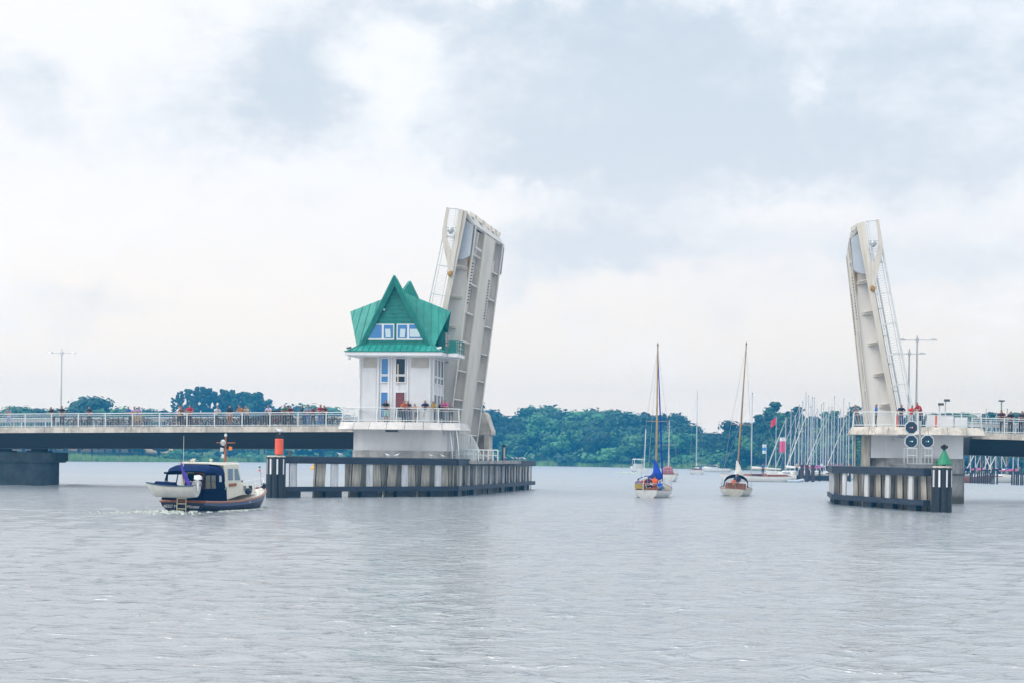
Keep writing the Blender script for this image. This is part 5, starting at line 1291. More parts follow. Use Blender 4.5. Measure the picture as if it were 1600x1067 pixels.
# ------------------------------------------------------------------ the blue motor launch
M_canv = mat('ink_blue_canvas', (.003,.007,.035), .95, .2, 3, spec=.08, bump=.3, bscale=8)
M_vinyl = mat('backlit_vinyl', (.50,.55,.58), .15, .15, 3, spec=.8)  # opaque; brightness of the water seen through is put into the colour
def launch():
    o = W(285, 797); phi = math.radians(19)
    T = Thing('motor_boat', 'navy and cream motor launch with blue cockpit canopy passing under the left deck', 'motor boat', (o.x, o.y, 0), PI/2-phi)
    H = Hull(9.5, 3.15, .50, 1.15, .55, .86, .55, .14, 2.6)
    T.part('hull', H.shell(22, 10), M_hullb, smooth=True); T.part('transom', H.transom(), M_hullb)
    T.part('topside_band', H.shell(22, 2, .80, .97, .012), M_hullb2, smooth=True)
    T.part('deck', H.deck(.04, -.02, 22), M_cream)
    mb = H.rail(.075, .0, 26, out=.03); h = H.half(0)+.03; mb.tube([(-.04,-h,H.sheer(0)), (-.06,0,H.sheer(0)+.02), (-.04,h,H.sheer(0))], .075, 6); T.part('rub_rail', mb, M_wood, smooth=True)
    # raised aft bulwark in navy
    mb = MB(); rings = []
    for side in (-1, 1):
        rings = [[Vector((x, side*(H.half(x/9.5)-.02), H.sheer(x/9.5))), Vector((x, side*(H.half(x/9.5)-.10), 1.15)), Vector((x, side*(H.half(x/9.5)-.16), 1.15)), Vector((x, side*(H.half(x/9.5)-.10), H.sheer(x/9.5)))] for x in np.linspace(0, 3.4, 8)]
        mb.loft(rings)
    mb.prism([(-.01,-1.3,.5), (-.01,1.3,.5), (.03,1.22,1.15), (.03,-1.22,1.15)], (.06,0,0)); T.part('bulwark', mb, M_canv)
    # canopy: hoops and blue canvas with clear panels
    def hoop(x, w, z, top, n=10):
        return [Vector((x, -w*math.cos(a)**.45*(1 if a < PI/2 else 1) if math.cos(a) > 1e-6 else -w*0, z+(top-z)*math.sin(a)**.8)) for a in np.linspace(0, PI/2, n)]
    def arch(x, w, z, top, n=9):
        L = []
        for a in np.linspace(0, PI, 2*n-1):
            c = math.cos(a); L.append(Vector((x, -w*(abs(c)**.4)*(1 if c >= 0 else -1), z+(top-z)*max(0, math.sin(a))**.62)))
        return L
    mb = MB(); mb.loft([arch(x, w, 1.95, t) for x, w, t in ((.55, 1.22, 2.18), (.9, 1.3, 2.42), (1.6, 1.36, 2.52), (2.6, 1.38, 2.54), (3.3, 1.38, 2.50))]+[arch(3.3, 1.34, 1.95, 2.44), arch(1.6, 1.32, 1.95, 2.47), arch(.62, 1.18, 1.95, 2.13)], closed=False, cap0=False, cap1=False)
    T.part('canopy', mb, mat('canopy_blue', (.004,.018,.09), .8, .25, 2, spec=.15, bump=.3, bscale=6), smooth=True)
    mb = MB()
    def quad(side, x0, x1, z0, z1, X0=None, X1=None):      # a piece of side curtain hanging from the hood
        y = side*1.36; yb = side*(H.half(.15)-.05)
        mb.prism([(x0,yb+(y-yb)*(z0-1.1)/.9,z0), (x1,yb+(y-yb)*(z0-1.1)/.9,z0), (X1 or x1,y,z1), (X0 or x0,y,z1)], (0,-side*.03,0))
    for side in (-1, 1):
        quad(side, .45, 3.4, 1.99, 2.10)
        quad(side, .05, 3.45, 1.05, 1.22)
        quad(side, .98, 1.08, 1.22, 2.0)
    quad(-1, 1.9, 3.45, 1.2, 1.58, 1.9, 3.4)
    for a, b in ((1.9, 2.42), (2.95, 3.40)): quad(-1, a, b, 1.58, 2.0)
    vin = MB(); vin.prism([(2.37,-1.352,1.56), (3.0,-1.352,1.56), (2.93,-1.352,1.86), (2.68,-1.352,1.99), (2.44,-1.352,1.86)], (0,.01,0)); T.part('clear_window', vin, M_vinyl)
    mb.prism([(2.42,-1.36,1.88), (2.6,-1.36,2.02), (2.42,-1.36,2.02)], (0,.02,0)); mb.prism([(2.95,-1.36,1.88), (2.95,-1.36,2.02), (2.77,-1.36,2.02)], (0,.02,0))
    # aft curtain edge straps
    mb.bar((.05,-1.25,1.12), (.6,-1.18,2.05), .07, .12); mb.bar((.05,1.25,1.12), (.6,1.18,2.05), .07, .12); mb.bar((.05,0.5,1.12), (.6,.5,2.16), .05, .06)
    mb.bar((.05,1.25,1.15), (.05,-1.25,1.15), .1, .12)
    T.part('canopy_curtain', mb, M_canv)
    mb = MB(); mb.prism([(3.34,-1.46,1.15), (2.5,-1.44,.72), (3.6,-1.40,.62), (3.42,-1.46,1.3)], (0,-.02,0)); T.part('canopy_flap', mb, M_navyf)
    # wheelhouse
    mb = MB(); w = 1.40
    mb.loft([[(3.35,-w,.55), (3.35,w,.55), (3.35,w-.08,2.5), (3.35,-w+.08,2.5)], [(5.7,-w,.85), (5.7,w,.85), (5.25,w-.1,2.55), (5.25,-w+.1,2.55)]]); T.part('wheelhouse', mb, M_cream)
    mb = MB(); mb.loft([[(1.9,-1.05,2.56), (1.9,1.05,2.56), (1.9,.9,2.62), (1.9,-.9,2.62)], [(3.3,-1.34,2.50), (3.3,1.34,2.50), (3.3,1.2,2.66), (3.3,-1.2,2.66)], [(5.45,-1.3,2.56), (5.45,1.3,2.56), (5.35,1.15,2.66), (5.35,-1.15,2.66)]]); T.part('roof', mb, M_cream)
    for side in (-1, 1):
        for x0, x1, s_ in ((3.75, 4.45, 0), (4.6, 5.35, .28)):
            yb = side*(w+.0); lean = lambda z: side*(w-.08*(z-.8)/1.7)
            mb = MB(); mb.prism([(x0,lean(1.62)+side*.004,1.62), (x1+.1*s_,lean(1.62)+side*.004,1.62), (x1-s_,lean(2.35)+side*.004,2.35), (x0,lean(2.35)+side*.004,2.35)], (0,side*.012,0)); fr = T.part('window', mb, M_rail)
            mb = MB(); mb.prism([(x0+.05,lean(1.66)+side*.016,1.66), (x1+.1*s_-.05,lean(1.66)+side*.016,1.66), (x1-s_-.03,lean(2.31)+side*.016,2.31), (x0+.05,lean(2.31)+side*.016,2.31)], (0,side*.01,0)); T.part('pane', mb, mat('sky_glass', (.16,.24,.30), .08, spec=.9), fr)
    for y0 in (-1.05, -.35, .35):
        mb = MB(); mb.prism([(5.60,y0,1.68), (5.60,y0+.62,1.68), (5.40,y0+.62,2.32), (5.40,y0,2.32)], (.03,0,.01)); T.part('windscreen', mb, M_darkg)
    mb = MB(); mb.box(3.3,3.345,-.2,.55,.9,2.35); T.part('cabin_door', mb, M_wood)
    mb = MB(); mb.box(3.3,3.34,-1.1,-.3,1.55,2.25); T.part('aft_window', mb, M_vinyl); mb = MB(); mb.box(3.3,3.34,.62,1.15,1.55,2.25); T.part('aft_window', mb, M_vinyl)
    mb = MB(); mb.box(2.2,2.7,.2,.7,1.0,1.55); mb.box(2.65,2.75,.2,.7,1.5,2.0); T.part('helm_seat', mb, M_canv)
    mb = MB(); mb.prism([(3.9,-w-.0,1.30), (4.75,-w-.0,1.33), (4.80,-w,1.42), (4.72,-w,1.50), (3.93,-w,1.47), (3.87,-w,1.38)], (0,-.035,0)); pl = T.part('name_plate', mb, M_wood)
    # fore cabin
    T.part('fore_cabin', trunk_cabin(5.2, 8.1, 1.38, .80, .80, .80, .55, .25), M_cream)
    for x in (6.1, 7.0):
        mb = MB(); yy = -(1.36-(x-5.2)*.2); mb.prism([(x,yy+.02,1.06), (x+.45,yy+.12,1.08), (x+.45,yy+.16,1.32), (x,yy+.06,1.32)], (0,-.03,0)); T.part('porthole', mb, M_darkg)
    mb = MB(); mb.prism([(5.72,-1.2,1.1), (5.85,-1.19,1.1), (5.83,-1.16,1.33), (5.73,-1.17,1.33)], (0,-.04,0)); T.part('deck_vent', mb, M_black)
    # fenders hung along the side
    for x, r_, z in ((4.75, (.34,.17,.2), 1.02), (7.55, (.22,.15,.18), 1.28)):
        mb = MB(); y = -(H.half(x/9.5)+.02); mb.ball((x, y+.06, z), r_, 10, 8); T.part('boat_fender', mb, M_hullb, smooth=True)
    # rails
    hs = lambda t: H.half(t)-.08
    for side in (-1, 1): mb = MB(); mb.tube([(3.5,side*1.3,2.68), (5.2,side*1.25,2.74)], .015, 5); T.part('roof_rail', mb, M_steel)
    mb = MB()
    for side in (-1, 1):
        for dz in (.28, .55):
            mb.tube([(t*9.5, side*hs(t), H.sheer(t)+dz) for t in np.linspace(.68, .985, 9)], .018, 5)
        for t in (.69, .78, .87, .95): mb.tube([(t*9.5, side*hs(t), H.sheer(t)), (t*9.5, side*hs(t), H.sheer(t)+.55)], .018, 5)
    mb.tube([(9.36,-.12,1.7), (9.5,0,1.72), (9.36,.12,1.7)], .018, 5); T.part('bow_rail', mb, M_white)
    mb = MB(); mb.lathe([(.16,0), (.18,.02), (.02,.04)], 10, (7.2,.2,1.42)); mb.box(6.2,6.5,-.3,.3,1.45,1.52); mb.tube([(7.8,0,1.35), (7.8,0,1.6)], .06, 6); T.part('deck_fitting', mb, M_dsteel)
    # wooden mast with crosstree
    zt = 2.66; mx = 5.3
    mb = MB(); mb.tube([(mx,-.1,zt-.1), (mx,-.1,4.15)], [.08,.05], 8); T.part('mast', mb, M_wood)
    mb = MB(); a = Vector((math.sin(phi+.2)*0, 0, 0)); mb.bar((mx-.2,.38,3.78), (mx+.2,-.62,3.78), .05, .06); T.part('crosstree', mb, M_wood)
    mb = MB(); mb.lathe([(.06,0), (.09,.03), (.07,.14), (.02,.18)], 8, (mx,-.1,4.13)); T.part('masthead_lamp', mb, M_rail)
    mb = MB(); mb.ball((mx-.15,-.02,3.78), (.07,.18,.18), 12, 8); T.part('radar_reflector', mb, M_steel)
    for c_, y_, z_, m_ in ((0, -.35, 3.42, mat('orange_bunting', (.75,.2,.02), .8)), (0, .2, 3.35, mat('white_bunting', (.6,.6,.62), .8)), (0, .12, 2.98, MATS.get('white_bunting'))):
        mb = MB(); mb.add([(mx-.05,y_,z_+.16), (mx-.05,y_-.2,z_+.12), (mx-.02,y_-.18,z_-.06), (mx-.08,y_,z_-.08), (mx-.04,y_,z_+.16), (mx-.04,y_-.2,z_+.12), (mx-.01,y_-.18,z_-.06), (mx-.07,y_,z_-.08)], [(0,1,2,3), (7,6,5,4), (0,4,5,1), (1,5,6,2), (2,6,7,3), (3,7,4,0)]); T.part('bunting', mb, m_ or M_rail)
    mb = MB(); mb.tube([(1.0,.35,2.4), (1.0,.35,4.1)], [.018,.010], 5); T.part('antenna', mb, M_rail)
    for x, y, hh in ((2.9, .4, .22), (3.7, .9, .16), (4.9, .3, .2)):
        mb = MB(); mb.lathe([(.05,0), (.05,hh*.6), (.11,hh*.65), (.1,hh)], 8, (x,y,zt-.02)); T.part('roof_fitting', mb, M_cream)
    mb = MB(); mb.tube([(9.25,-.02,1.15), (9.15,0,2.45)], .012, 5); f_ = T.part('jack_staff', mb, M_wood)
    for z, m_ in ((2.32, mat('flag_green', (.02,.25,.12), .8)), (2.22, MATS['white_bunting']), (2.12, M_red)):
        mb = MB(); mb.box(8.95,9.16,-.015,.015,z,z+.10); T.part('pennant', mb, m_, f_)
    # ensign on the stern
    mb = MB(); mb.tube([(.0,-.15,1.1), (-.35,-.05,2.75)], .02, 6); f_ = T.part('flag_staff', mb, M_wood)
    mb = MB(); rings = []
    for k in range(11):
        u = k/10; z = 2.62-1.35*u; x = -.33+.3*u*1.0; w_ = .04+.10*math.sin(u*PI*.8)
        rings.append([Vector((x-.02,-.08-.38*u**1.4+w_*math.sin(u*6)*.3-w_,z)), Vector((x+.09,-.08-.38*u**1.4,z-.02)), Vector((x+.0,-.08-.38*u**1.4+w_,z)), Vector((x-.06,-.08-.38*u**1.4,z+.02))])
    mb.loft(rings); T.part('ensign', mb, mat('violet_flag', (.10,.06,.50), .8, .3, 6), f_, smooth=True)
    # boarding ladder
    mb = MB()
    for y in (-.3, .25): mb.bar((-.16,y,-.1), (-.12,y,.98), .045, .05)
    T.part('ladder_rail', mb, mat('brass', (.55,.52,.36), .4, metal=.4))
    for k in range(4): mb = MB(); mb.bar((-.15,-.3,.1+k*.28), (-.15,.25,.1+k*.28), .035, .06); T.part('ladder_step', mb, MATS['brass'])
    # davits
    mb = MB()
    for y in (-.8, .8): mb.tube([(.1,y,1.15), (-.1,y,1.55), (-.55,y,1.62)], .03, 6); mb.tube([(.1,y,1.05), (-.4,y,1.05)], .03, 6)
    T.part('davit', mb, M_steel)
    # lettering
    def letter(txt, size, parent, M, m, nm='lettering'):
        me = text_mesh(txt, size, .003); me.transform(M); me.materials.append(m); return link(nm, me, parent)
    Rs = Matrix(((0,0,-1,0), (-1,0,0,0), (0,1,0,0), (0,0,0,1)))        # text facing astern
    letter('60327 M', .23, T.o, Matrix.Translation((-.085, .72, .22)) @ Rs, M_white)
    letter('Münster', .23, T.o, Matrix.Translation((-.085, -.72, .22)) @ Rs, M_white)
    Ss = Matrix(((1,0,0,0), (0,0,-1,0), (0,1,0,0), (0,0,0,1)))         # text facing starboard
    letter('18', .22, T.o, Matrix.Translation((6.1, -(H.half(.59)+.045), .42)) @ Ss, M_rail)
    # pull the upper works aft to where the photo has them
    keep = {'hull', 'transom', 'topside_band', 'deck', 'rub_rail', 'bow_rail', 'boat_fender', 'ladder_rail', 'ladder_step', 'davit', 'jack_staff', 'pennant', 'flag_staff', 'ensign'}
    def walk(p_):
        for ch in [x for x in bpy.data.objects if x.parent is p_]:
            if ch.name.split('.')[0] not in keep:
                for v_ in ch.data.vertices: v_.co.x = float(np.interp(v_.co.x, [-9, 0, 3.35, 5.7, 8.1, 9.5], [-9, 0, 2.2, 4.4, 7.2, 9.5]))
                if ch.name.split('.')[0] in ('mast', 'crosstree', 'masthead_lamp', 'radar_reflector', 'bunting'):
                    for v_ in ch.data.vertices: v_.co.y -= .32
                walk(ch)
    walk(T.o)
    # dinghy slung across the stern: a thing of its own
    m = T.o.matrix_world if False else Matrix.Translation((o.x, o.y, 0)) @ Matrix.Rotation(PI/2-phi, 4, 'Z')
    pos = m @ Vector((-.72, -1.28, .82))
    D = Thing('dinghy', 'small grey-white dinghy slung across the stern of the motor launch', 'dinghy', tuple(pos), PI/2-phi+PI/2)
    h = Hull(3.15, 1.15, .56, .70, .12, .72, .55, .05, 2.0)
    D.part('hull', h.shell(14, 7), mat('dinghy_grey', (.50,.50,.47), .35, .1, 2), smooth=True); D.part('transom', h.transom(), MATS['dinghy_grey'])
    D.part('gunwale', h.rail(.03, .0, 16), mat('dark_teal_trim', (.02,.07,.09), .5), smooth=True)
    D.part('inner_deck', h.deck(.05, -.12, 12), M_rail)
    mb = MB(); mb.box(.9,1.15,-.5,.5,.42,.46); mb.box(1.9,2.1,-.38,.38,.46,.50); D.part('thwart', mb, M_wood)
    mb = MB(); mb.loft([[(1.3,-.3,.5), (1.3,.3,.5), (1.4,.2,.74), (1.4,-.2,.74)], [(2.6,-.2,.58), (2.6,.2,.58), (2.5,.1,.78), (2.5,-.1,.78)]]); D.part('cover', mb, M_navyf)
    mb = MB(); mb.loft([[(x,-w_,z), (x,w_,z)] + [(x,w_*.7,z+hh), (x,-w_*.7,z+hh)] for x, w_, z, hh in ((-.28,.10,.92,.16), (-.1,.14,.90,.26), (.12,.12,.92,.22))]); mb.tube([(-.08,0,.95), (-.05,0,.3)], .05, 6); D.part('outboard_motor', mb, M_white)
    # helmsman seated aft in white
    pp = m @ Vector((.75, -.45, 1.0))
    person(tuple(pp), PI/2-phi+PI/2+.5, 'sit', 'person in white shirt sitting under the blue canopy of the launch', WHT, NAV, hair='grey')
    return T, m
LT, LM = launch()
# wake
def wake():
    r = random.Random(4); mb = MB()
    def fleck(x, y, s):
        n = 6; pts = [(x+s*math.cos(2*PI*k/n)*r.uniform(.6,1.4)*1.6, y+s*math.sin(2*PI*k/n)*r.uniform(.6,1.3)) for k in range(n)]
        z = .03; mb.add([(a, b, z-.08) for a, b in pts]+[(x, y, z+r.uniform(.01,.05)*min(1.2, s*4))], [(k, (k+1) % n, n) for k in range(n)])
    for i in range(220):
        u = r.random()**1.3; p = LM @ Vector((-.2-u*6.0, r.gauss(0, .9+u*.8), 0)); fleck(p.x, p.y, r.uniform(.02, .10)*(1-u*.4))
    for i in range(130):
        u = r.random(); p = LM @ Vector((9.2-u*9, -(1.5*min(1, u*2.2)+.25+abs(r.gauss(0, .12))+u*.3), 0)); fleck(p.x, p.y, r.uniform(.03, .11))
    me = mb.mesh('wake_foam', mat('foam', (.62,.66,.64), .8, .3, 3, col2=(.32,.38,.28)))
    tag(link('wake_foam', me), 'broken white foam churned up behind and beside the motor launch', 'foam', kind='stuff')
wake()

# ------------------------------------------------------------------ sailing yachts
def stays(mb, hd, zt, L, Bm, fs, mx, bow=True):
    mb.tube([(mx,0,zt), (L*.985,0,fs+.25)], .012, 4); mb.tube([(mx,0,zt), (.1,0,fs+.05)], .012, 4)
def yacht(name, label, o, rz, L, Bm, mast, mm, hullm, cover, group=None, fs=.75, fb=1.05, spread=.62, furl=None, cabinm=None, mastlean=0.0, tw=.6, detail=True, coverfall=False, deckm=None):
    T = Thing(name, label, 'sailing boat', o, rz, group)
    H = Hull(L, Bm, fs, fb, .45, tw, .9, .12, 1.9, .25)
    T.part('hull', H.shell(16, 8), hullm, smooth=True); T.part('transom', H.transom(), hullm)
    T.part('deck', H.deck(.03, -.02, 14), deckm or M_tan)
    T.part('toe_rail', H.rail(.03, .01, 14), M_wood if detail else hullm)
    T.part('cabin', trunk_cabin(L*.34, L*.72, Bm*.30, Bm*.18, fs-.10, .42, .34, .3), cabinm or M_hullw)
    for side in (-1, 1):
        mb = MB(); mb.prism([(L*.40, side*(Bm*.285), fs+.08), (L*.58, side*(Bm*.243), fs+.10), (L*.57, side*(Bm*.225), fs+.24), (L*.41, side*(Bm*.262), fs+.24)], (0, side*.03, 0)); T.part('cabin_window', mb, M_darkg)
    mx = L*.56; zt = mast
    mb = MB(); mb.tube([(mx,0,fs), (mx-.02*L*mastlean*.5,0,zt*.5), (mx-.05*L*mastlean,0,zt)], [.085,.08,.055], 7); m_ = T.part('mast', mb, mm)
    mb = MB()
    zs = zt*spread; mb.tube([(mx,-Bm*.30,zs), (mx,Bm*.30,zs)], .022, 5); T.part('spreader', mb, mm)
    mb = MB()
    for s_ in (-1, 1): mb.tube([(mx,0,zt-.15), (mx,s_*Bm*.30,zs), (mx,s_*Bm*.46,fs)], .011, 4)
    mb.tube([(mx,0,zt-.05), (.1,0,fs+.05)], .011, 4); mb.tube([(mx,0,zt-.05), (L*.98,0,fb+.1)], .012, 4); T.part('rigging', mb, M_steel)
    mb = MB(); mb.lathe([(.03,0), (.09,.05), (.02,.3)], 6, (mx-.05*L*mastlean,0,zt-.02)); T.part('masthead', mb, M_dsteel)
    zb = fs+1.0
    mb = MB(); mb.tube([(mx-.1,0,zb), (L*.14,0,zb+.08)], .05, 6); T.part('boom', mb, mm)
    if cover:
        mb = MB(); n = 10; rings = []
        for i in range(n+1):
            u = i/n; x = mx-.05+(L*.15-mx)*u; hh = (.42 if not coverfall else .55)*(1-u*.75)+.08; w_ = .13*(1-u*.4)
            rings.append([Vector((x, w_*math.cos(a), zb+.05+hh*(.5+.5*math.sin(a))-.12)) for a in np.linspace(0, 2*PI, 9)[:-1]])
        mb.loft(rings)
        if coverfall: mb.loft([[Vector((mx-.35+.9*w2*math.cos(a), w2*(1+.18*math.sin(3*a+z*4))*math.sin(a)+.15*math.sin(z*2.3), z)) for a in np.linspace(0, 2*PI, 13)[:-1]] for w2, z in ((.22,zb-.3), (.46,zb-.1), (.42,zb+.25), (.30,zb+.6), (.20,zb+1.0), (.12,zb+1.3), (.06,zb+1.5))])
        T.part('sail_cover', mb, cover, smooth=True)
    if furl:
        a = Vector((L*.975,0,fb+.25)); b = Vector((mx+.05,0,zt-.3)); mb = MB(); mb.tube([a, a.lerp(b,.15), a.lerp(b,.6), b], [.04,.08,.06,.025], 7); T.part('furled_jib', mb, furl)
    if detail:
        mb = MB()
        for s_ in (-1, 1):
            mb.tube([(t*L, s_*(H.half(t)-.06), H.sheer(t)+.55) for t in np.linspace(.02, .97, 9)], .010, 4)
            for t in (.02, .25, .5, .75, .95): mb.tube([(t*L, s_*(H.half(t)-.06), H.sheer(t)), (t*L, s_*(H.half(t)-.06), H.sheer(t)+.55)], .012, 4)
        mb.tube([(.05,-H.half(0)+.06,fs+.55), (.0,0,fs+.55), (.05,H.half(0)-.06,fs+.55)], .014, 4); T.part('guard_rail', mb, M_steel)
        mb = MB(); mb.box(.6, L*.33, -Bm*.30, -Bm*.24, fs-.05, fs+.22); mb.box(.6, L*.33, Bm*.24, Bm*.30, fs-.05, fs+.22); mb.box(.45,.6,-Bm*.3,Bm*.3,fs-.05,fs+.2); T.part('cockpit_coaming', mb, M_wood)
    return T, H
# first yacht out through the gap
o = W(1010, 777); rzA = PI/2-math.radians(13)
TA, HA = yacht('sailing_yacht', 'white yacht with bright blue sail cover and crowded cockpit in the bridge gap', (o.x, o.y, 0), rzA, 9.6, 2.95, P(1024,540,o.y+5).z, M_spruce, M_hullw, M_bluef, coverfall=True, spread=.50, furl=M_bluef, tw=.58, fs=.62)
mb = MB(); mb.tube([(-.1,.28,.3), (.05,.12,5.6)], .035, 6); TA.part('staff', mb, M_rail)
mb = MB(); mb.box(.15,.45,.35,1.0,.72,1.12); TA.part('locker_box', mb, mat('ochre_box', (.38,.26,.03), .6)); mb = MB(); mb.tube([(.1,-1.05,.8), (.1,-1.35,.92)], .14, 8); TA.part('rolled_canvas', mb, mat('blue_roll', (.03,.12,.25), .7))
mb = MB(); mb.tube([(1.9,1.1,.8), (1.9,1.0,1.5), (1.9,.4,1.75), (1.9,-.2,1.75)], .04, 6); TA.part('hoop', mb, M_bluef)
mA = Matrix.Translation((o.x, o.y, 0)) @ Matrix.Rotation(rzA, 4, 'Z')
def crew(M, x, y, z, rz0, turn, pose, label, top, legs, **k): p = M @ Vector((x, y, z)); person(tuple(p), rz0+turn, pose, label, top, legs, **k)
crew(mA, .55, .78, .66, rzA, 1.4, 'sit', 'person in grey-purple top steering at the left side of the blue-covered yacht', (.16,.12,.22), NAV, scale=1.05, long=True, group='crew of the blue-covered yacht')
crew(mA, 1.3, .45, .75, rzA, 1.7, 'sit', 'person in dark red and white at the left of the yacht cockpit', (.45,.04,.04), (.5,.2,.02), hair='white', group='crew of the blue-covered yacht')
crew(mA, 1.0, .0, .82, rzA, 1.5, 'sit', 'person in dark maroon in the centre of the yacht cockpit', (.08,.015,.04), NAV, scale=1.1, group='crew of the blue-covered yacht')
crew(mA, 1.1, -.5, .82, rzA, 1.7, 'sit', 'person in bright orange life jacket in the yacht cockpit', (.85,.13,.02), (.6,.08,.02), hair='brown', scale=1.1, group='crew of the blue-covered yacht')
crew(mA, .7, -1.0, .62, rzA, 2.0, 'sit', 'person in bright blue crouching at the right of the yacht cockpit', (.02,.10,.6), BLU, hair='brown', scale=.9, long=True, group='crew of the blue-covered yacht')
# second yacht
o = W(1148, 774.5); rzB = PI/2-math.radians(8.5)
TB, HB = yacht('sailing_yacht', 'cream yacht with varnished mast, white bundled sail and navy sprayhood', (o.x, o.y, 0), rzB, 10, 2.95, P(1162,538,o.y+5).z, M_spruce, mat('cream_hull', (.62,.59,.50), .3, .1, 2, streak=.3, coat=.3), M_sailw, coverfall=True, spread=.47, furl=M_navyf, tw=.5, fs=.62)
mb = MB(); rings = [[Vector((x, -1.05*math.cos(a), .75+hh*max(0, math.sin(a))**.6)) for a in np.linspace(0, PI, 11)] for x, hh in ((1.9, 1.12), (2.7, 1.15), (3.4, .85))]
mb.loft(rings, closed=False, cap0=False, cap1=False); mb.loft([[p+Vector((0,0,-.02)) for p in r] for r in rings], closed=False, cap0=False, cap1=False)
TB.o.rotation_euler = (math.radians(3.2), 0, rzB); TB.part('sprayhood', mb, M_navyf, smooth=True)
mb = MB(); mb.tube([(1.88, -1.07*math.cos(a), .75+1.12*max(0, math.sin(a))**.6) for a in np.linspace(0, PI, 11)], .045, 6); TB.part('hoop', mb, M_navyf)
mb = MB(); mb.box(1.2,1.35,-.9,.9,.6,1.15); [mb.box(1.15,1.2,-.85+k*.3,-.7+k*.3,.62,1.1) for k in range(6)]; TB.part('companionway', mb, M_wood)
mB = Matrix.Translation((o.x, o.y, 0)) @ Matrix.Rotation(rzB, 4, 'Z')
crew(mB, 1.3, -.18, .95, rzB, 1.6, 'sit', 'person in navy jacket steering the cream yacht under the sprayhood', NAV, NAV, hair='brown', long=True, scale=1.15, group='crew of the cream yacht')
crew(mB, 1.0, .12, .85, rzB, 1.4, 'sit', 'person in red and yellow sitting low beside the helmsman of the cream yacht', (.65,.12,.02), YEL, hair='brown', scale=.8, group='crew of the cream yacht')
for nm, T_, H_, ang in (('a', TA, HA, 0),):
    pass
# yachts further out
o = W(1090, 740.5); TC, HC = yacht('sailing_yacht', 'small white yacht farther out with thin pale mast before the wood', (o.x, o.y, 0), PI/2-.05, 9, 3.2, P(1090,611,o.y).z, M_alu, M_hullw, M_hullw, spread=.62, tw=.8, fs=.9)
mb = MB(); mb.box(1.6,2.9,-1.0,1.0,1.6,1.75); mb.box(1.6,1.7,-1.0,-.9,.9,1.65); mb.box(1.6,1.7,.9,1.0,.9,1.65); TC.part('sprayhood', mb, M_navyf)
crew(Matrix.Translation((o.x, o.y, 0)) @ Matrix.Rotation(PI/2-.05, 4, 'Z'), .8, -.6, .95, PI/2, 1.5, 'sit', 'person in blue in the cockpit of the farther white yacht', BLU, NAV)
o = W(1043, 752); TD, HD = yacht('sailing_yacht', 'white boat with pink canopy half hidden behind the blue-covered yacht', (o.x, o.y, 0), PI/2-.12, 8.5, 2.9, P(1046,655,o.y).z, M_alu, M_hullw, None, spread=.6, tw=.75, fs=1.0, fb=1.3)
mb = MB(); mb.loft([[Vector((x, -.75*math.cos(a), 1.2+hh*max(0, math.sin(a))**.6)) for a in np.linspace(0, PI, 9)] for x, hh in ((.8,.8), (1.8,1.0), (2.6,.8))]); TD.part('canopy', mb, mat('pink_canvas', (.42,.14,.18), .8, .3, 5))
def cruiser(label, o, rz, L, Bm, m_can, h=2.6):
    T = Thing('motor_cruiser', label, 'motor boat', o, rz)
    H = Hull(L, Bm, .9, 1.5, .5, .85, .8, .05, 2.2); T.part('hull', H.shell(14, 7), M_hullw, smooth=True); T.part('transom', H.transom(), M_hullw); T.part('deck', H.deck(.05, -.03, 12), M_rail)
    T.part('cabin', trunk_cabin(L*.35, L*.8, Bm*.42, Bm*.2, 1.0, .9, .4, .9), M_hullw)
    mb = MB(); mb.box(L*.36, L*.66, -Bm*.425, -Bm*.40, 1.35, 1.7); mb.box(L*.36, L*.66, Bm*.40, Bm*.425, 1.35, 1.7); T.part('cabin_window', mb, M_darkg)
    mb = MB(); mb.loft([[(L*.12,-Bm*.4,h), (L*.12,Bm*.4,h), (L*.12,Bm*.3,h+.18), (L*.12,-Bm*.3,h+.18)], [(L*.5,-Bm*.4,h+.1), (L*.5,Bm*.4,h+.1), (L*.5,Bm*.3,h+.25), (L*.5,-Bm*.3,h+.25)]]); T.part('hard_top', mb, m_can)
    mb = MB()
    for y in (-.38, .38): mb.bar((L*.14,Bm*y,1.0), (L*.2,Bm*y,h), .12); mb.bar((L*.5,Bm*y,1.6), (L*.42,Bm*y,h), .1)
    T.part('arch', mb, m_can)
    mb = MB()
    for s_ in (-1, 1): mb.tube([(t*L, s_*(H.half(t)-.06), H.sheer(t)+.6) for t in np.linspace(.4, .97, 7)], .02, 4)
    T.part('bow_rail', mb, M_steel); return T
o = W(1142, 737); cruiser('white motor cruiser with navy top heading left beyond the cream yacht', (o.x, o.y, 0), PI-.35, 9.5, 3.2, M_navyf)
o = W(1006, 737); cruiser('white motor boat throwing foam left of the blue-covered yacht', (o.x-.8, o.y, 0), PI/2+.15, 8.0, 3.0, M_hullw, 2.9)
mb = MB(); r = random.Random(8)
for i in range(120):
    p = W(985+rnd.uniform(-20, 12), 738.5+rnd.uniform(-.3, .3)); s_ = r.uniform(.2, .6); mb.add([(p.x-s_*2,p.y,-.02), (p.x+s_*2,p.y-.3,-.02), (p.x+s_,p.y+.6,-.02), (p.x,p.y,.22)], [(0,1,3), (1,2,3), (2,0,3)])
tag(link('bow_wave', mb.mesh('bow_wave', MATS['foam'])), 'low white line of foam running left from the far motor boat', 'foam', kind='stuff')

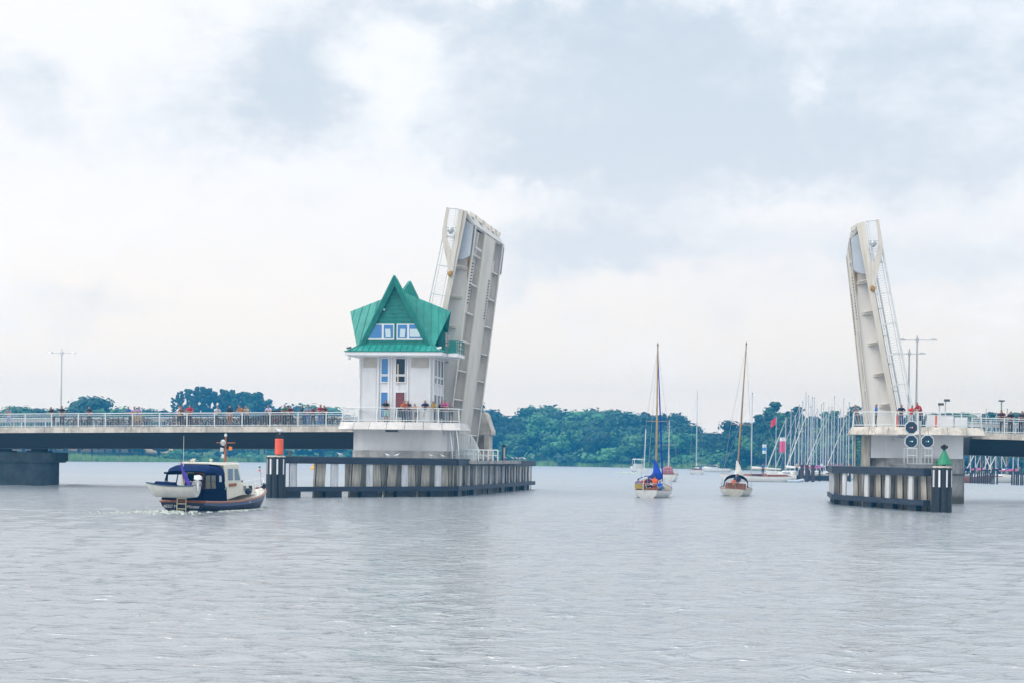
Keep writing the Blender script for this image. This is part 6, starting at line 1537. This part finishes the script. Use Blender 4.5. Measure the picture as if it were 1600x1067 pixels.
# ------------------------------------------------------------------ marina on the right
o = W(1236, 752.5); TM, HM = yacht('sailing_yacht', 'long low white yacht with wooden deckhouse moored side-on left of the marina piles', (o.x, o.y, 0), PI-.1, 10.5, 2.6, P(1180,615,o.y).z, M_alu, M_hullw, M_sailw, spread=.55, cabinm=M_wood, fs=.85, fb=1.15, deckm=M_wood)
crew(Matrix.Translation((o.x, o.y, 0)) @ Matrix.Rotation(PI-.1, 4, 'Z'), 4.2, .3, .95, 0, .3, 'stand', 'person in blue standing on the long white moored yacht', BLU, NAV)
o = W(1247, 752.5); Tt = Thing('dinghy', 'low grey inflatable dinghy tied beside the marina piles', 'dinghy', (o.x-2, o.y-1.5, 0), .0)
mb = MB(); mb.tube([(0,-.55,.15), (1.6,-.55,.15), (2.3,-.25,.3), (2.5,0,.35), (2.3,.25,.3), (1.6,.55,.15), (0,.55,.15)], .2, 8); Tt.part('tube', mb, mat('inflatable_grey', (.45,.52,.58), .5)); mb = MB(); mb.box(0,2.1,-.5,.5,.02,.06); Tt.part('floor', mb, M_dsteel)
def mx_of(L): return L*.56
COV = [('blue', M_bluef), ('navy', M_navyf), ('white', M_sailw), ('dark red', mat('wine_canvas', (.28,.02,.05), .8)), ('pink', mat('rose_canvas', (.62,.15,.25), .8)), ('green', mat('bottle_canvas', (.02,.14,.1), .8))]
M_gcan = mat('grey_canvas', (.42,.45,.50), .8)
FUR = [('white', M_sailw), ('grey', M_gcan), ('blue', mat('faded_blue_canvas', (.07,.14,.40), .8)), ('pale', mat('pale_canvas', (.6,.6,.62), .8))]
ML = [(1228,652),(1236,640),(1243,648),(1249,634),(1254,628),(1259.5,614),(1263.5,619),(1267,636),(1269.5,622),(1272.5,622),(1277,640),(1283.5,633),(1287,630),(1291,646),(1295,637),(1300,637),(1304,620),(1310,645),(1314,640),(1318.5,624),(1323,650),(1327,630),(1333,645)]
ordw = ['first','second','third','fourth','fifth','sixth','seventh','eighth','ninth','tenth','eleventh','twelfth','thirteenth','fourteenth','fifteenth','sixteenth','seventeenth','eighteenth','nineteenth','twentieth','twenty-first','twenty-second','twenty-third','twenty-fourth']
for i, (px, tp) in enumerate(ML):
    Y = 292+(i*37 % 48); L = 8.6+(i*13 % 7)*.4; q = P(px, tp, Y)
    rz = PI-.25+((i*29) % 9-4)*.09; mx = mx_of(L); c = Vector((q.x-mx*math.cos(rz), Y-mx*math.sin(rz), 0))
    cn, cm = COV[(i*5+2) % 6]; fn, fm = FUR[(i*3) % 4]
    tall = 'tall ' if tp < 624 else 'short ' if tp > 639 else ''
    yacht('moored_yacht', f'moored yacht under the {ordw[i]} mast of the dense cluster, counted from its left', tuple(c), rz, L, 2.9, q.z, M_alu, M_hullw, cm, 'yachts moored in the marina', furl=fm if i % 5 in (0, 3) else None, detail=False, fs=.95, fb=1.2)
MR = [(1517,660),(1525,655),(1533,664),(1541,640),(1549,655),(1557,646),(1566,660),(1574,640),(1584,655),(1592,648),(1606,640)]
for i, (px, tp) in enumerate(MR):
    Y = 278+(i*31 % 34); L = 8.8+(i*11 % 5)*.5; q = P(px, tp, Y); rz = (PI-.2 if i % 3 else .25)+((i*17) % 7-3)*.1; mx = mx_of(L); c = Vector((q.x-mx*math.cos(rz), Y-mx*math.sin(rz), 0))
    cn, cm = COV[(i*5+1) % 6]; yacht('moored_yacht', f'moored yacht seen under the right deck, {ordw[i]} from the pier', tuple(c), rz, L, 3.0, q.z, M_spruce if i in (2, 7) else M_alu, M_hullw if i % 4 else M_wood, cm, 'yachts seen under the right deck', furl=FUR[i % 4][1], detail=False, fs=.95, fb=1.25)
# piles and jetties
for i, px in enumerate([1516,1519,1523,1527,1530,1533.5,1537,1540,1543,1547,1550,1553,1558,1581,1584.5,1588,1591,1595,1598]):
    p = W(px, 754+ (px-1516)*.04); T = link('mooring_pile', MB().tube([(0,0,-5), (0,0,1.7+.4*((i*7) % 3))], .13, 8).mesh('mooring_pile', M_black)); T.location = (p.x, p.y, 0)
    tag(T, 'black mooring pile standing in the water under the right deck', 'pile', 'black piles under the right deck')
for px, lb in ((1253, 'leftmost of the three thick dark piles at the marina mouth'), (1260.5, 'middle one of the three thick dark piles at the marina mouth'), (1270, 'rightmost of the three thick dark piles at the marina mouth')):
    p = P(px, 750, 262); T = link('mooring_pile', MB().tube([(0,0,-5), (0,0,2.6)], .28, 9).mesh('mooring_pile', mat('pile_brown', (.06,.035,.035), .8))); T.location = (p.x, 262, 0); tag(T, lb, 'pile', 'thick piles at the marina mouth')
a = P(1238, 745, 275); b = P(1345, 750, 262)
T = Thing('jetty', 'dark timber jetty running right from the marina piles', 'jetty', (a.x, 272, 0)); mb = MB(); L_ = b.x-a.x
mb.box(0,L_,-1,1,.9,1.15); T.part('decking', mb, M_tan)
mb = MB(); mb.box(0,L_,-1.05,-.95,.05,.88); T.part('board_face', mb, M_black)
for k in range(6): mb = MB(); mb.tube([(k*L_/5.2+.4,-1.15,-5), (k*L_/5.2+.4,-1.15,1.7)], .16, 7); T.part('pile', mb, M_black)
a = P(1512, 752, 300)
T = Thing('jetty', 'low jetty behind the moored boats under the right deck', 'jetty', (a.x, 300, 0)); mb = MB(); mb.box(0,40,-1,1,.7,.95); T.part('decking', mb, M_tan)
for k in range(12): mb = MB(); mb.tube([(k*3.3+.4,-1.15,-5), (k*3.3+.4,-1.15,1.5)], .14, 6); T.part('pile', mb, M_black)
# people strolling on the jetty
for i, (px, c1, lb) in enumerate([(1296, RED, 'person in dark red on the marina jetty'), (1306, PNK, 'person in pink on the marina jetty'), (1316, (.5,.02,.06), 'person in crimson on the marina jetty'), (1327, ORA, 'person in orange on the marina jetty near the pier'), (1284, WHT, 'person in white on the marina jetty'), (1245, BEI, 'person in beige at the left end of the marina jetty')]):
    q = P(px, 740, 272); person((q.x, 272, 1.15), rnd.uniform(-2, 2), 'stand', lb, c1, NAV, hair='brown', group='people on the marina jetty')
# flags
def flag(px, y0, y1, Y, w, h, cols, label, tilt=.0, hang=False):
    p = P(px, y1, Y); z1 = P(px, y0, Y).z; zb = land_z(p.x, Y) if Y > shore_y(p.x) else 1.15
    T = Thing('flag', label, 'flag', (p.x, Y, zb)); mb = MB(); mb.tube([(0,0,-.3), (0,0,z1-zb)], [.09,.05], 6); T.part('flagpole', mb, M_alu)
    n = len(cols); top = z1-zb-.1
    for i, c in enumerate(cols):
        mb = MB(); rings = []
        for k in range(9):
            u = k/8; x = -(u*w) if not hang else -u*w; y = .22*math.sin(u*7)*u; zz = top-(u*h*.55 if tilt else 0)
            a0 = zz-h*i/n; a1 = zz-h*(i+1)/n; rings.append([(x,y-.012,a0), (x,y+.012,a0), (x,y+.012,a1), (x,y-.012,a1)])
        mb.loft(rings); T.part('cloth', mb, c)
fr = mat('flag_red', (.62,.03,.05), .8); fw = mat('flag_white', (.7,.7,.72), .8); fb = mat('flag_blue', (.05,.25,.55), .8); fp = mat('flag_pink', (.70,.10,.22), .8)
flag(1212, 650, 725, 355, 1.1, 1.5, [fr], 'red flag blowing on a tall pole before the poplars', tilt=1)
flag(1197, 693, 724, 368, .8, 2.0, [fw, fb, fw], 'small white and blue flag left of the red banner')
flag(1227, 682, 738, 276, .95, 2.4, [fw, fp, fp, fp], 'long pink and white banner hanging beside the marina masts', hang=True)
# channel buoy far off, seen through the fender
p = W(490, 733); T = Thing('buoy', 'small yellow buoy seen through the gap in the left fender', 'buoy', (p.x, p.y, 0)); mb = MB(); mb.lathe([(.2,-.5), (.75,-.1), (.75,.35), (.3,.55)], 12); T.part('float', mb, M_yellow); mb = MB(); mb.lathe([(.28,.55), (.18,1.3), (.02,1.35)], 10); T.part('tower', mb, M_yellow)

# ------------------------------------------------------------------ gulls
def gull_mesh(dark=False):
    body = MB(); body.loft([[Vector((x, w*math.cos(a), z+h*math.sin(a))) for a in np.linspace(0, 2*PI, 9)[:-1]] for x, w, h, z in ((-.22,.015,.012,.165), (-.14,.055,.045,.17), (-.02,.085,.085,.19), (.10,.075,.08,.21), (.17,.035,.045,.26), (.20,.03,.035,.31), (.235,.032,.036,.335), (.27,.015,.018,.33))])
    body.tube([(0,-.025,.13), (0,-.025,0)], .008, 4); body.tube([(0,.025,.13), (0,.025,0)], .008, 4)
    wing = MB()
    for s_ in (-1, 1): wing.loft([[Vector((x, s_*(w*.35), z+h)), Vector((x, s_*(w+.014), z+h*.35)), Vector((x, s_*(w+.008), z-.025)), Vector((x, s_*w*.5, z-.03))] for x, w, z, h in ((.10,.055,.20,.07), (-.03,.072,.18,.078), (-.14,.05,.17,.055), (-.24,.014,.165,.02))])
    beak = MB(); beak.tube([(.26,0,.33), (.325,0,.318)], [.011,.004], 5); return body, wing, beak
M_gw = mat('gull_white', (.78,.78,.78), .7); M_gg = mat('gull_grey', (.48,.50,.53), .7)
gb, gw, gk = gull_mesh(); gbm, gwm, gkm = gb.mesh('gull', M_gw, smooth=True), gw.mesh('wing', M_gg), gk.mesh('beak', M_yellow)
def gull(pos, rz, label, s=1.25):
    o = link('gull', gbm); o.location = pos; o.rotation_euler = (0,0,rz); o.scale = (s,)*3; tag(o, label, 'gull', 'gulls standing on the fenders')
    link('wing', gwm, o); link('beak', gkm, o); return o
def fender_at(px, path, ztop):
    """plan point on the fender beam under a picture column"""
    u, v = uv(px, 715); k = u/F; best = None
    for (x0, y0), (x1, y1), z0, z1 in zip(path, path[1:], ztop, ztop[1:]):
        den_ = (x1-x0)-k*(y1-y0); w = (k*y0-x0)/den_
        if -.02 <= w <= 1.02: best = (x0+(x1-x0)*w, y0+(y1-y0)*w, z0+(z1-z0)*w)
    return best
GL = [(532, 'gull standing alone on the left part of the tower fender'), (607, 'left one of two gulls on the fender under the tower'), (620, 'right one of two gulls on the fender under the tower'), (675, 'gull on the fender near the right end of the tower pier'), (693, 'gull on the fender just left of the access stair'),
      (762, 'gull on the fender in front of the landing railing'), (778, 'gull at the foot of the striped post'), (790.5, 'upright gull just right of the striped post'), (802, 'low gull on the far part of the tower fender'), (808.5, 'third gull from the far end of the tower fender'), (813, 'second gull from the far end of the tower fender'), (820, 'last gull at the far end of the tower fender')]
for i, (px, lb) in enumerate(GL):
    b = fender_at(px, LFP, (2.98, 2.93, 2.78))
    if b: gull((b[0]-.05, b[1]+.1, b[2]+.058), random.Random(i*3).choice([.5, 2.6, -.6, 3.8]), lb, .95)
p = P(436, 684, 124.1); gull((p.x+.05, 124.15, 4.62), 2.9, 'dark-backed gull perched on top of the red daymark lantern', 1.2)

# ------------------------------------------------------------------ air
mh = bpy.data.materials.new('river_haze'); mh.use_nodes = True; N = NT(mh.node_tree); N.n.clear()
v = N.node('ShaderNodeVolumePrincipled'); v.inputs['Color'].default_value = (.05, .44, .90, 1); v.inputs['Density'].default_value = HAZE_D if 'HAZE_D' in globals() else .00048; v.inputs['Anisotropy'].default_value = .0
ou = N.node('ShaderNodeOutputMaterial'); N.l.new(v.outputs[0], ou.inputs['Volume'])
mb = MB(); mb.box(-420, 420, -30, 780, -7, 35)
tag(link('haze', mb.mesh('haze', mh)), kind='stuff', label='pale blue summer haze over the river', cat='haze')
